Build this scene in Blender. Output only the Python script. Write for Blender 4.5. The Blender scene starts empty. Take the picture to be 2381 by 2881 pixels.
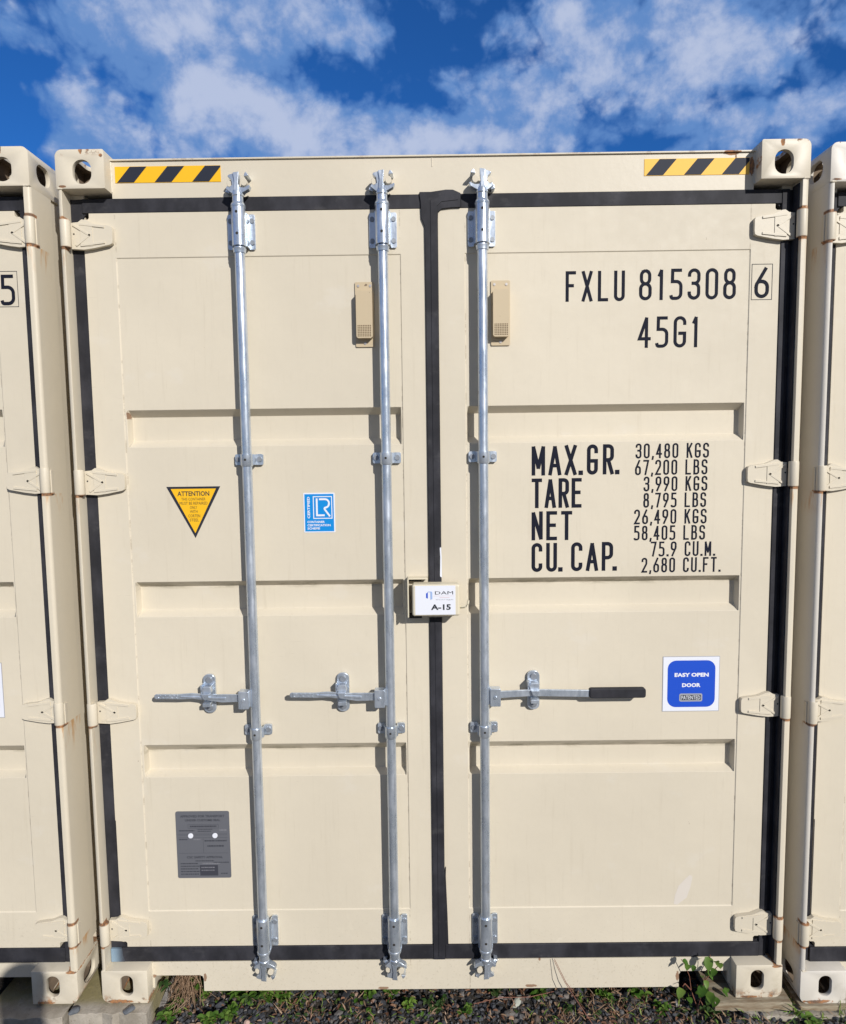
import bpy, bmesh, math, random
from mathutils import Vector, Matrix, noise
R_=math.radians
random.seed(7)
scn=bpy.context.scene
col=scn.collection

# ------------------------------------------------------------------ camera
cam_d=bpy.data.cameras.new('camera'); cam=bpy.data.objects.new('camera',cam_d); col.objects.link(cam)
cam_d.sensor_fit='HORIZONTAL'; cam_d.sensor_width=36; cam_d.lens=1900/2381*36
cam_d.clip_start=.05; cam_d.clip_end=3000
rt=Vector((0.99991395,0.00356985,-0.01262316)); up=Vector((0.01227172,0.0855207,0.99626082)); fw=Vector((-0.00463604,0.99633,-0.08546953))
m=Matrix((rt,up,-fw)).transposed().to_4x4(); m.translation=Vector((-0.03332,-2.26564,1.95631)); cam.matrix_world=m
scn.camera=cam

# ------------------------------------------------------------------ exposure, world, sun
scn.view_settings.view_transform='Standard'; scn.view_settings.look='None'
scn.view_settings.exposure=0.06; scn.view_settings.gamma=1; scn.view_settings.use_curve_mapping=False
SUN=Vector((.60,-1.0,.60)).normalized()
sun_el=math.asin(SUN.z); sun_rot=math.atan2(SUN.x,SUN.y)
wd=bpy.data.worlds.new('World'); scn.world=wd; wd.use_nodes=True
N=wd.node_tree; N.nodes.clear()
def nd(t,**k):
    n=N.nodes.new(t)
    for a,b in k.items(): setattr(n,a,b)
    return n
def mth(op,a,b=None,c=None,clamp=False):
    n=nd('ShaderNodeMath',operation=op,use_clamp=clamp)
    for i,v in enumerate((a,b,c)):
        if v is None: continue
        if isinstance(v,(int,float)): n.inputs[i].default_value=v
        else: N.links.new(v,n.inputs[i])
    return n.outputs[0]
sky=nd('ShaderNodeTexSky',sky_type='NISHITA',sun_disc=False,sun_elevation=sun_el,sun_rotation=sun_rot,altitude=300,air_density=1.0,dust_density=.3,ozone_density=3.0)
tc=nd('ShaderNodeTexCoord'); sp=nd('ShaderNodeSeparateXYZ'); N.links.new(tc.outputs['Generated'],sp.inputs[0])
az0=mth('MULTIPLY',mth('ARCTAN2',sp.outputs[0],sp.outputs[1]),57.2958)
el0=mth('MULTIPLY',mth('ARCSINE',sp.outputs[2]),57.2958)
def noi(scale,det,rough,off=(0,0,0),dist=0,sz=1.25):
    mp=nd('ShaderNodeMapping'); mp.inputs['Location'].default_value=off; mp.inputs['Scale'].default_value=(1,1,sz)
    N.links.new(tc.outputs['Generated'],mp.inputs[0])
    n=nd('ShaderNodeTexNoise'); n.inputs['Scale'].default_value=scale; n.inputs['Detail'].default_value=det
    n.inputs['Roughness'].default_value=rough; n.inputs['Distortion'].default_value=dist
    N.links.new(mp.outputs[0],n.inputs['Vector']); return n.outputs['Fac']
wa=noi(9,5,.6,(3,1,2)); we=noi(9,5,.6,(7,5,1))
az=mth('MULTIPLY_ADD',mth('SUBTRACT',wa,.5),5.5,az0)
el=mth('MULTIPLY_ADD',mth('SUBTRACT',we,.5),3.2,el0)
# cloud banks as seen over the containers: azimuth, elevation, half widths (degrees), density
BL=[(-28.8,27.5,4.1,1.5,0.70),(-10.1,30.8,7.3,1.8,1.00),(-19.3,29.4,5.4,1.8,0.55),(-15.0,30.8,5.6,1.6,0.60),(-12.6,25.2,6.8,2.2,1.45),(-16.6,26.7,2.8,1.3,0.90),(-2.6,24.2,6.7,1.5,1.35),(4.5,23.6,6,1.3,.8),(14.5,28.8,5,1.5,.45),(20,28.6,4,1.5,.5),(-24,29.6,4,1.6,.5),(3.8,23.9,4.7,1.4,0.80),(6.7,26.7,3.3,1.3,1.00),(12.6,27.1,2.6,1.4,0.80),(12.3,24.6,4.1,1.5,0.80),(25.4,27.6,5.7,1.9,1.00),(21.6,26.2,4.0,1.4,0.80),(28.1,22.4,4.7,1.7,0.70),(7.3,30.6,4.6,1.2,0.45),(14.1,30.3,4.7,1.2,0.60),(-25.0,23.3,3.2,1.2,1.10),(-26.4,21.8,3.6,0.7,0.80),(-27.1,24.9,2.4,0.6,0.55),(-22.0,26.9,1.7,0.8,0.60),(1.0,27.4,1.1,0.6,0.50),(22.0,23.1,3.0,1.2,0.60),(18.5,25.5,1.4,0.6,0.60),(-18.3,28.5,2.9,1.4,0.30),(-6.4,28.0,4.5,1.4,-1.20),(-0.1,30.7,2.9,1.6,-1.00),(-14.7,28.9,2.2,0.8,-0.40),(-22.9,24.9,2.4,0.7,-0.80),(-30.0,22.4,1.8,1.4,-0.80),(-28.9,25.7,2.8,0.7,-0.80),(18.2,22.7,2.1,0.4,-0.80),(3.0,29.2,3.5,1.1,-0.50),(0.2,26.5,2.4,0.7,-0.50),(10.7,26.6,0.9,0.9,-0.80),(19.9,30.0,1.0,1.0,-0.50),(25.5,24.6,3.7,0.5,-0.60),(16.3,28.6,2.1,0.5,-0.30),(30.8,20.4,1.1,0.9,-0.60),(-21.4,22.9,1.7,0.6,-0.30),(-24.8,27.0,2.0,1.1,-0.60)]
vd=nd('ShaderNodeVectorMath',operation='DOT_PRODUCT'); N.links.new(tc.outputs['Generated'],vd.inputs[0]); vd.inputs[1].default_value=SUN
sf=mth('MAXIMUM',vd.outputs['Value'],0.0)
acc=None
for a,e,ra,re,w in BL:
    da=mth('DIVIDE',mth('SUBTRACT',az,a),ra); de=mth('DIVIDE',mth('SUBTRACT',el,e),re)
    g=mth('EXPONENT',mth('MULTIPLY',mth('MULTIPLY_ADD',da,da,mth('MULTIPLY',de,de)),-.8))
    acc=mth('MULTIPLY_ADD',g,w,acc if acc is not None else 0.0)
vo=nd('ShaderNodeTexVoronoi',feature='F1'); vo.inputs['Scale'].default_value=13; vo.inputs['Detail'].default_value=3; vo.inputs['Roughness'].default_value=.6
vadd=nd('ShaderNodeVectorMath',operation='MULTIPLY_ADD'); vn=nd('ShaderNodeTexNoise'); vn.inputs['Scale'].default_value=8; vn.inputs['Detail'].default_value=5
N.links.new(tc.outputs['Generated'],vn.inputs['Vector']); N.links.new(vn.outputs['Color'],vadd.inputs[0]); vadd.inputs[1].default_value=(.10,.10,.07); N.links.new(tc.outputs['Generated'],vadd.inputs[2]); N.links.new(vadd.outputs[0],vo.inputs['Vector'])
puff=mth('MULTIPLY',mth('SUBTRACT',.95,vo.outputs['Distance']),1.15)
big=noi(2.3,4,.55,(1,2,5)); fine=noi(10,10,.64,(2,9,4),.15,1.3)
dens0=mth('ADD',mth('ADD',mth('MULTIPLY',acc,.85),mth('MULTIPLY_ADD',sf,.70,.36)),mth('MULTIPLY_ADD',mth('SUBTRACT',fine,.5),2.1,mth('MULTIPLY',mth('SUBTRACT',big,.5),1.3)))
dens=mth('ADD',dens0,puff)
mr=nd('ShaderNodeMapRange',interpolation_type='SMOOTHSTEP'); N.links.new(dens,mr.inputs[0])
mr.inputs[1].default_value=-.12; mr.inputs[2].default_value=.72
mask=mr.outputs[0]
mr2=nd('ShaderNodeMapRange',interpolation_type='SMOOTHSTEP'); mr2.inputs[1].default_value=.15; mr2.inputs[2].default_value=1.75
# puffs: brighter crests against softer grey undersides, from the difference between two heights
pu=mth('SUBTRACT',noi(13,9,.62,(4,4,4),.2,1.2),noi(13,9,.62,(4,4,4.035),.2,1.2))
N.links.new(mth('ADD',mth('MULTIPLY',dens,.8),mth('ADD',mth('MULTIPLY',pu,3.2),mth('MULTIPLY',mth('SUBTRACT',noi(6,6,.6,(4,4,4)),.5),1.3))),mr2.inputs[0])
cc=nd('ShaderNodeMix',data_type='RGBA'); cc.inputs[6].default_value=(.125,.26,.56,1); cc.inputs[7].default_value=(.48,.55,.73,1)
N.links.new(mr2.outputs[0],cc.inputs[0])
# unseen clouds towards the sun turn warm grey and thicken, shaped for warm fill
cs=nd('ShaderNodeMix',data_type='RGBA'); N.links.new(sf,cs.inputs[0]); N.links.new(cc.outputs[2],cs.inputs[6]); cs.inputs[7].default_value=(.25,.23,.21,1)
skym=nd('ShaderNodeMix',data_type='RGBA',blend_type='MULTIPLY'); skym.inputs[0].default_value=1
SKY_TINT=(.15,.50,.97,1); SKYK=.106
skym.inputs[7].default_value=SKY_TINT; N.links.new(sky.outputs[0],skym.inputs[6])
sc_=nd('ShaderNodeMix',data_type='RGBA',blend_type='MULTIPLY'); sc_.inputs[0].default_value=1; sc_.inputs[7].default_value=(SKYK,)*3+(1,)
N.links.new(skym.outputs[2],sc_.inputs[6])
mx=nd('ShaderNodeMix',data_type='RGBA'); N.links.new(mth('MULTIPLY',mask,.93),mx.inputs[0]); N.links.new(sc_.outputs[2],mx.inputs[6]); N.links.new(cs.outputs[2],mx.inputs[7])
# below the horizon: no clouds
bg=nd('ShaderNodeBackground'); bg.inputs[1].default_value=1.0; N.links.new(mx.outputs[2],bg.inputs[0])
wo=nd('ShaderNodeOutputWorld'); N.links.new(bg.outputs[0],wo.inputs[0])

sd=bpy.data.lights.new('sun','SUN'); sd.energy=4.3; sd.angle=R_(.55); sd.color=(1,.965,.92)
so=bpy.data.objects.new('sun',sd); col.objects.link(so); so.rotation_euler=SUN.to_track_quat('Z','Y').to_euler(); so.location=(3,-6,5)

# ------------------------------------------------------------------ materials
def mat(name,base,rough=.5,metal=0,spec=.5,fn=None):
    m=bpy.data.materials.new(name); m.use_nodes=True; nt=m.node_tree; b=nt.nodes['Principled BSDF']
    b.inputs['Base Color'].default_value=(*base,1); b.inputs['Roughness'].default_value=rough; b.inputs['Metallic'].default_value=metal
    b.inputs['Specular IOR Level'].default_value=spec
    if fn: fn(nt,b)
    return m
class NT:
    def __init__(s,nt,obj=False):
        s.nt=nt; s.sep=nt.nodes.new('ShaderNodeSeparateXYZ')
        s.P=nt.nodes.new('ShaderNodeTexCoord').outputs['Object'] if obj else nt.nodes.new('ShaderNodeNewGeometry').outputs['Position']
        s.W=nt.nodes.new('ShaderNodeNewGeometry').outputs['Position']   # noise in world space, so that neighbours differ
        nt.links.new(s.P,s.sep.inputs[0])
    def spots(s,L,nz):
        x,y,z=s.sep.outputs; out=None
        for cx,cz,rx,rz in L:
            a=s.m('DIVIDE',s.m('SUBTRACT',x,cx),rx); c=s.m('DIVIDE',s.m('SUBTRACT',z,cz),rz)
            d=s.m('SUBTRACT',1.25,s.m('ADD',s.m('SQRT',s.m('ADD',s.m('MULTIPLY',a,a),s.m('MULTIPLY',c,c))),s.m('MULTIPLY',s.m('SUBTRACT',nz,.5),1.6)),clamp=True)
            out=d if out is None else s.m('MAXIMUM',out,d)
        return s.ramp(out,.15,.4)
    def m(s,op,*a,clamp=False):
        n=s.nt.nodes.new('ShaderNodeMath'); n.operation=op; n.use_clamp=clamp
        for i,v in enumerate(a):
            if isinstance(v,(int,float)): n.inputs[i].default_value=v
            else: s.nt.links.new(v,n.inputs[i])
        return n.outputs[0]
    def noise(s,scale,det=4,rough=.55,stretch=(1,1,1),off=(0,0,0)):
        mp=s.nt.nodes.new('ShaderNodeMapping'); mp.inputs['Scale'].default_value=stretch; mp.inputs['Location'].default_value=off
        s.nt.links.new(s.W,mp.inputs[0])
        n=s.nt.nodes.new('ShaderNodeTexNoise'); n.inputs['Scale'].default_value=scale; n.inputs['Detail'].default_value=det; n.inputs['Roughness'].default_value=rough
        s.nt.links.new(mp.outputs[0],n.inputs['Vector']); return n.outputs['Fac']
    def ramp(s,f,a,b,to0=0,to1=1):
        n=s.nt.nodes.new('ShaderNodeMapRange'); n.interpolation_type='SMOOTHSTEP'
        s.nt.links.new(f,n.inputs[0])
        for i,v in enumerate((a,b,to0,to1)): n.inputs[i+1].default_value=v
        return n.outputs[0]
    def mix(s,f,a,b):
        n=s.nt.nodes.new('ShaderNodeMix'); n.data_type='RGBA'
        for i,v in ((0,f),(6,a),(7,b)):
            if isinstance(v,(int,float)): n.inputs[i].default_value=v
            elif isinstance(v,tuple): n.inputs[i].default_value=(*v,1)
            else: s.nt.links.new(v,n.inputs[i])
        return n.outputs[2]
    def band(s,x,c,w):  # soft bump 1 at c
        return s.m('SUBTRACT',1.0,s.m('DIVIDE',s.m('ABSOLUTE',s.m('SUBTRACT',x,c)),w),clamp=True)
    def bump(s,b,h,strength,dist=.002):
        n=s.nt.nodes.new('ShaderNodeBump'); n.inputs['Strength'].default_value=strength; n.inputs['Distance'].default_value=dist
        s.nt.links.new(h,n.inputs['Height']); s.nt.links.new(n.outputs[0],b.inputs['Normal'])
BEIGE=(.612,.552,.438)
RUST=(.36,.14,.035); RUSTD=(.10,.045,.022)
def paint_common(k,b,base):
    v=k.noise(1.3,4,.5,off=(3,3,3)); c=k.mix(k.ramp(v,.35,.7),tuple(x*.955 for x in base),tuple(min(1,x*1.04) for x in base))
    v2=k.noise(55,3,.6); c=k.mix(k.ramp(v2,.3,.8,0,.10),c,tuple(x*.82 for x in base))
    return c
def door_fn(nt,b):
    k=NT(nt,True); x,y,z=k.sep.outputs; c=paint_common(k,b,BEIGE)
    # grime caught under the pressed grooves
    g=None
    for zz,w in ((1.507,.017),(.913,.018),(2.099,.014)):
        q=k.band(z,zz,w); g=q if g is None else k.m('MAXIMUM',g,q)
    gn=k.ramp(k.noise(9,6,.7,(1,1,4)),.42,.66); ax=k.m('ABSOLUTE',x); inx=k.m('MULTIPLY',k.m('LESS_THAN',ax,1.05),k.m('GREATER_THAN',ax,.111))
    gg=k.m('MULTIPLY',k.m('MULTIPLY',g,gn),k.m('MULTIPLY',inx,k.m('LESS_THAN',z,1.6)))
    rs=k.spots([(-.21,.012,.020,.005),(.33,.016,.022,.006),(-.862,.060,.006,.016),(.862,.050,.006,.02),(-1.048,.066,.010,.006),(.36,.118,.004,.006),(-1.048,2.1,.004,.012)],k.noise(80,4,.7))
    c=k.mix(k.m('MULTIPLY',rs,.8),c,(.20,.085,.035))
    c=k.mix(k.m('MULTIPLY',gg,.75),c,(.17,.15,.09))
    # splashed dirt and pale scuffs low on the doors
    lo=k.ramp(z,.48,.16); sc=k.ramp(k.noise(11,7,.7),.60,.72); c=k.mix(k.m('MULTIPLY',k.m('MULTIPLY',lo,sc),.5),c,(.70,.64,.52))
    dk=k.ramp(k.noise(26,6,.75,off=(5,2,1)),.66,.74); c=k.mix(k.m('MULTIPLY',k.m('MULTIPLY',k.ramp(z,.30,.16),dk),.5),c,(.30,.25,.17))
    st=k.ramp(k.noise(7,5,.6,(9,9,.45)),.56,.80); c=k.mix(k.m('MULTIPLY',st,.22),c,(.42,.36,.26))
    sp2=k.m('MULTIPLY',k.ramp(z,.42,.13),k.ramp(k.noise(140,3,.6),.60,.68)); c=k.mix(k.m('MULTIPLY',sp2,.30),c,(.30,.25,.17))
    ch=k.ramp(k.noise(34,4,.75,off=(4,9,6)),.745,.76); c=k.mix(k.m('MULTIPLY',ch,.7),c,(.28,.22,.15))
    # rain streaks, rub marks, weld sealant at the panel seams
    rs2=k.ramp(k.noise(20,5,.6,(6,6,.35),off=(3,0,0)),.60,.78); c=k.mix(k.m('MULTIPLY',rs2,.16),c,(.38,.32,.22))
    pale=k.ramp(k.noise(5,6,.65,(1,1,1.6),off=(5,5,1)),.60,.70); c=k.mix(k.m('MULTIPLY',pale,.12),c,(.68,.66,.62))
    scr=k.ramp(k.noise(70,2,.5,(.25,1,3),off=(1,0,3)),.72,.76); c=k.mix(k.m('MULTIPLY',k.m('MULTIPLY',scr,k.ramp(k.noise(3,4,.6,off=(8,1,2)),.5,.62)),.28),c,(.40,.35,.26))
    for px in (-1.057,-.110,.107,1.055):
        sl=k.m('MULTIPLY',k.ramp(k.band(x,px,.004),.1,.9),k.ramp(k.noise(16,5,.7,(1,1,1.5),off=(px,0,0)),.50,.62)); c=k.mix(k.m('MULTIPLY',sl,.45),c,(.26,.215,.15))
    nt.links.new(c,b.inputs['Base Color']); k.bump(b,k.m('ADD',k.m('MULTIPLY',k.noise(2.6,3,.5),1.0),k.m('MULTIPLY',k.noise(9,4,.55),.10)),.22,.03)
    nt.links.new(k.ramp(k.noise(30,4,.6),.2,.8,.50,.64),b.inputs['Roughness']); b.inputs['Specular IOR Level'].default_value=.35
def frame_fn(nt,b,FB=BEIGE):
    k=NT(nt,True); x,y,z=k.sep.outputs; c=paint_common(k,b,FB)
    n1=k.noise(60,5,.7); n2=k.noise(16,6,.7,off=(1,7,3))
    # chips along the top and bottom edges of the castings and rail
    top=k.m('MULTIPLY',k.ramp(z,2.925,2.95),k.ramp(n2,.54,.60)); bot=k.m('MULTIPLY',k.ramp(z,.045,.003),k.ramp(n2,.50,.58))
    mid=k.ramp(k.noise(24,5,.75,off=(8,3,2)),.715,.745)
    cast=k.m('MULTIPLY',mid,k.m('MAXIMUM',k.ramp(z,2.78,2.84),k.ramp(z,.16,.10)))
    r=k.m('MAXIMUM',k.m('MAXIMUM',top,bot),cast)
    # rust rings under the hinge knuckles, with runs below
    edge=k.m('MULTIPLY',k.m('GREATER_THAN',k.m('ABSOLUTE',x),1.188),k.m('LESS_THAN',y,.032))
    for zk in (2.643,1.829,1.025,.212,.300,2.738):
        ring=k.m('MULTIPLY',edge,k.m('MULTIPLY',k.ramp(k.band(z,zk,.010),.25,.7),k.ramp(n1,.28,.44)))
        r=k.m('MAXIMUM',r,ring)
    run=None
    for zk,L in ((2.643,.10),(1.829,.09),(1.025,.13),(.212,.05)):
        q=k.m('MULTIPLY',k.ramp(z,zk-L,zk-.01),k.m('LESS_THAN',z,zk)); run=q if run is None else k.m('MAXIMUM',run,q)
    run=k.m('MULTIPLY',run,k.ramp(k.noise(60,4,.6,(1,.4,.09)),.50,.64)); run=k.m('MULTIPLY',run,k.m('GREATER_THAN',k.m('ABSOLUTE',x),1.17))
    r=k.m('MAXIMUM',r,k.spots([(.985,2.930,.030,.007),(1.052,2.885,.009,.03),(-1.135,2.948,.006,.012),(1.128,2.945,.007,.016),(-1.07,2.93,.006,.006),(-1.2,2.835,.014,.004),(1.0,2.905,.003,.03),(-1.16,.008,.05,.007),(1.10,.005,.03,.005),(1.2,.12,.02,.006)],n1))
    c=k.mix(k.m('MULTIPLY',run,.8),c,(.50,.27,.10))
    c=k.mix(k.m('MULTIPLY',r,.9),c,k.mix(k.ramp(n1,.4,.6),RUST,RUSTD))
    gr=k.m('MULTIPLY',k.ramp(z,.30,.05),k.ramp(k.noise(12,6,.7,off=(2,2,8)),.5,.75)); c=k.mix(k.m('MULTIPLY',gr,.3),c,(.30,.26,.17))
    nt.links.new(c,b.inputs['Base Color']); k.bump(b,k.noise(24,5,.65),.28,.0022)
    nt.links.new(k.ramp(r,0,1,.46,.9),b.inputs['Roughness']); b.inputs['Specular IOR Level'].default_value=.4
def side_fn(nt,b):
    k=NT(nt); c=paint_common(k,b,tuple(x*.96 for x in BEIGE))
    st=k.ramp(k.noise(9,6,.7,(2,2,.4)),.55,.8); c=k.mix(k.m('MULTIPLY',st,.35),c,(.36,.29,.20))
    r=k.ramp(k.noise(14,6,.75,off=(3,1,1)),.69,.73); c=k.mix(k.m('MULTIPLY',r,.8),c,RUST)
    nt.links.new(c,b.inputs['Base Color'])
M={}
M['door']=mat('beige_door_paint',BEIGE,.42,fn=door_fn)
M['frame']=mat('beige_frame_paint',BEIGE,.42,fn=frame_fn)
M['chalk']=mat('chalky_frame_paint',BEIGE,.5,fn=lambda nt,b: frame_fn(nt,b,(.64,.60,.53)))
M['side']=mat('beige_side_paint',BEIGE,.5,fn=side_fn)
def gal_fn(nt,b):
    k=NT(nt); v=k.noise(28,5,.65,(1,1,.35)); s=k.ramp(k.noise(90,3,.6),.35,.7)
    c=k.mix(k.ramp(v,.35,.68),(.52,.59,.68),(.68,.74,.82)); c=k.mix(k.m('MULTIPLY',s,.15),c,(.36,.40,.46))
    z=k.sep.outputs[2]; d=k.m('MULTIPLY',k.ramp(z,.9,.2),k.ramp(k.noise(13,5,.7,(1,1,.5)),.6,.68)); c=k.mix(k.m('MULTIPLY',d,.7),c,(.42,.37,.28))
    ox=k.ramp(k.noise(17,6,.75,(1,1,.6),off=(7,7,7)),.62,.70); c=k.mix(k.m('MULTIPLY',ox,.2),c,(.74,.76,.78))
    nt.links.new(c,b.inputs['Base Color']); nt.links.new(k.ramp(v,.3,.8,.24,.46),b.inputs['Roughness']); k.bump(b,k.noise(30,4,.6),.25,.0014)
M['castin']=mat('shaded_casting_inside',(.17,.125,.085),.9)  # rust-brown, darkened to stand in for the shade inside the castings
M['gal']=mat('galvanised_steel',(.5,.55,.6),.34,.74,fn=gal_fn)
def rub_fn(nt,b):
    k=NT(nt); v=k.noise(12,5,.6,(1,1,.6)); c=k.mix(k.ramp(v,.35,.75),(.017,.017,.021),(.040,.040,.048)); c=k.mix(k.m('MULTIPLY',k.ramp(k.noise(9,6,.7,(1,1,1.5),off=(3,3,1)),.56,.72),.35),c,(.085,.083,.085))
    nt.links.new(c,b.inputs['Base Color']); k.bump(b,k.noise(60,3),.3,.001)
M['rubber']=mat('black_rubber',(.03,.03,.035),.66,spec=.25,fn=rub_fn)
M['blue_rub']=mat('bleached_rubber',(.10,.14,.19),.6,fn=lambda nt,b:(lambda k: nt.links.new(k.mix(k.ramp(k.sep.outputs[0],-1.150,-1.195),(.035,.038,.05),(.20,.29,.38)),b.inputs['Base Color']))(NT(nt,True)))
M['ink']=mat('black_lettering',(.010,.012,.022),.7,spec=.12)
M['bolt']=mat('dull_zinc_bolt',(.26,.28,.31),.5,.5)
M['ink2']=mat('grey_lettering',(.03,.035,.045),.65,spec=.15)
def vent_fn(nt,b):
    k=NT(nt); c=k.mix(k.ramp(k.noise(45,4,.6),.66,.72),(.50,.405,.265),(.17,.12,.07)); nt.links.new(c,b.inputs['Base Color'])
M['vent']=mat('yellowed_plastic',(.5,.38,.22),.5,fn=vent_fn)
M['dark']=mat('dark_hole',(.02,.017,.014),.8)
M['brown']=mat('dark_grille_hole',(.12,.075,.035),.8)
M['yellow']=mat('yellow_tape',(.80,.45,.015),.5,spec=.3)
M['yellow2']=mat('faded_yellow_tape',(.84,.50,.085),.55,spec=.25)
M['yink']=mat('brown_print',(.075,.05,.02),.5)
M['navy']=mat('dark_tape_stripe',(.022,.026,.04),.6,spec=.2)
M['cyan']=mat('light_blue_print',(.0,.23,.62),.4)
M['white']=mat('white_print',(.72,.74,.80),.4)
M['blue']=mat('blue_print',(.008,.07,.52),.4)
M['blue2']=mat('pale_blue_print',(.30,.42,.68),.4)
M['pink']=mat('pale_red_print',(.62,.42,.45),.4)
M['plate']=mat('grey_metal_plate',(.135,.14,.158),.55,.2)
M['plateline']=mat('dark_plate_print',(.045,.047,.06),.5)
M['platelite']=mat('light_plate_print',(.19,.19,.21),.5)
M['grey']=mat('grey_print',(.33,.34,.38),.4)
M['boxp']=mat('cream_lockbox_paint',(.64,.58,.44),.4)
M['screw']=mat('screw_head',(.55,.52,.5),.35,.6)
def conc_fn(nt,b):
    k=NT(nt); y=k.sep.outputs[1]
    c=k.mix(k.ramp(k.noise(9,6,.65),.35,.7),(.25,.22,.175),(.40,.36,.30))
    moss=k.m('MULTIPLY',k.ramp(y,-.02,.03),k.ramp(k.noise(7,5,.6,off=(1,2,3)),.25,.5)); c=k.mix(k.m('MULTIPLY',moss,.8),c,(.22,.19,.075))
    sp=k.ramp(k.noise(90,3,.6),.62,.70); c=k.mix(k.m('MULTIPLY',sp,.5),c,(.14,.12,.09))
    nt.links.new(c,b.inputs['Base Color']); k.bump(b,k.noise(40,6,.7),.8,.005)
M['conc']=mat('mossy_concrete',(.4,.36,.3),.9,fn=conc_fn)
def wood_fn(nt,b):
    k=NT(nt); c=k.mix(k.ramp(k.noise(14,6,.7,(.5,3,6)),.35,.7),(.17,.12,.07),(.33,.29,.21)); nt.links.new(c,b.inputs['Base Color']); k.bump(b,k.noise(50,5,.7,(.3,3,3)),.7,.004)
M['wood']=mat('weathered_timber',(.3,.2,.12),.85,fn=wood_fn)
def gwood_fn(nt,b):
    k=NT(nt); c=k.mix(k.ramp(k.noise(20,6,.7,(3,.4,3)),.35,.7),(.16,.15,.145),(.34,.32,.31)); nt.links.new(c,b.inputs['Base Color'])
M['gwood']=mat('grey_board',(.3,.28,.27),.85,fn=gwood_fn)
def gnd_fn(nt,b):
    k=NT(nt); c=k.mix(k.ramp(k.noise(38,6,.7),.35,.65),(.022,.019,.016),(.075,.062,.048)); c=k.mix(k.ramp(k.noise(130,3,.6),.58,.66,0,.7),c,(.13,.125,.12))
    yy=k.sep.outputs[1]; far=k.ramp(yy,-.45,-.95); c=k.mix(far,c,k.mix(k.ramp(k.noise(30,6,.7),.35,.65),(.17,.15,.125),(.30,.275,.235)))  # unseen ground in front is paler, lightened to bounce warm light on the doors
    nt.links.new(c,b.inputs['Base Color']); k.bump(b,k.noise(90,6,.75),1,.02)
M['ground']=mat('dark_gravel_soil',(.05,.045,.04),.9,fn=gnd_fn)
def stone_fn(nt,b):
    k=NT(nt); oi=nt.nodes.new('ShaderNodeNewGeometry').outputs['Random Per Island']
    r=nt.nodes.new('ShaderNodeValToRGB'); nt.links.new(oi,r.inputs[0]); e=r.color_ramp.elements
    e[0].color=(.018,.019,.023,1); e[1].position=.98; e[1].color=(.26,.17,.13,1)
    for p,c_ in ((.40,(.032,.035,.043)),(.66,(.065,.067,.075)),(.84,(.11,.10,.09)),(.92,(.07,.045,.032)),(.97,(.26,.25,.24))):
        q=e.new(p); q.color=(*c_,1)
    nt.links.new(r.outputs[0],b.inputs['Base Color']); k.bump(b,k.noise(160,4),.5,.003)
M['stone']=mat('dark_gravel',(.08,.08,.085),.7,fn=stone_fn)
def leafmat(name,c0,c1,tr=.3):
    m=bpy.data.materials.new(name); m.use_nodes=True; nt=m.node_tree; b=nt.nodes['Principled BSDF']; o=nt.nodes['Material Output']
    k=NT(nt); g=nt.nodes.new('ShaderNodeNewGeometry'); cc=k.mix(g.outputs['Random Per Island'],c0,c1)
    nt.links.new(cc,b.inputs['Base Color']); b.inputs['Roughness'].default_value=.5; b.inputs['Specular IOR Level'].default_value=.35
    t=nt.nodes.new('ShaderNodeBsdfTranslucent'); nt.links.new(cc,t.inputs[0]); x=nt.nodes.new('ShaderNodeMixShader'); x.inputs[0].default_value=tr
    nt.links.new(b.outputs[0],x.inputs[1]); nt.links.new(t.outputs[0],x.inputs[2]); nt.links.new(x.outputs[0],o.inputs[0]); return m
M['leaf']=leafmat('weed_leaf',(.05,.13,.015),(.17,.27,.05))
M['leaf2']=leafmat('dark_weed_leaf',(.03,.075,.018),(.10,.15,.05))
M['grass']=leafmat('grass_blade',(.12,.24,.03),(.30,.38,.09))
M['dead']=leafmat('dead_leaf',(.10,.045,.025),(.26,.14,.085),.15)
M['dry']=leafmat('dry_grass',(.20,.12,.07),(.42,.29,.19),.2)
M['stem']=mat('brown_stem',(.16,.09,.06),.7)
M['redstem']=mat('reddish_twig',(.20,.08,.05),.7)

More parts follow.
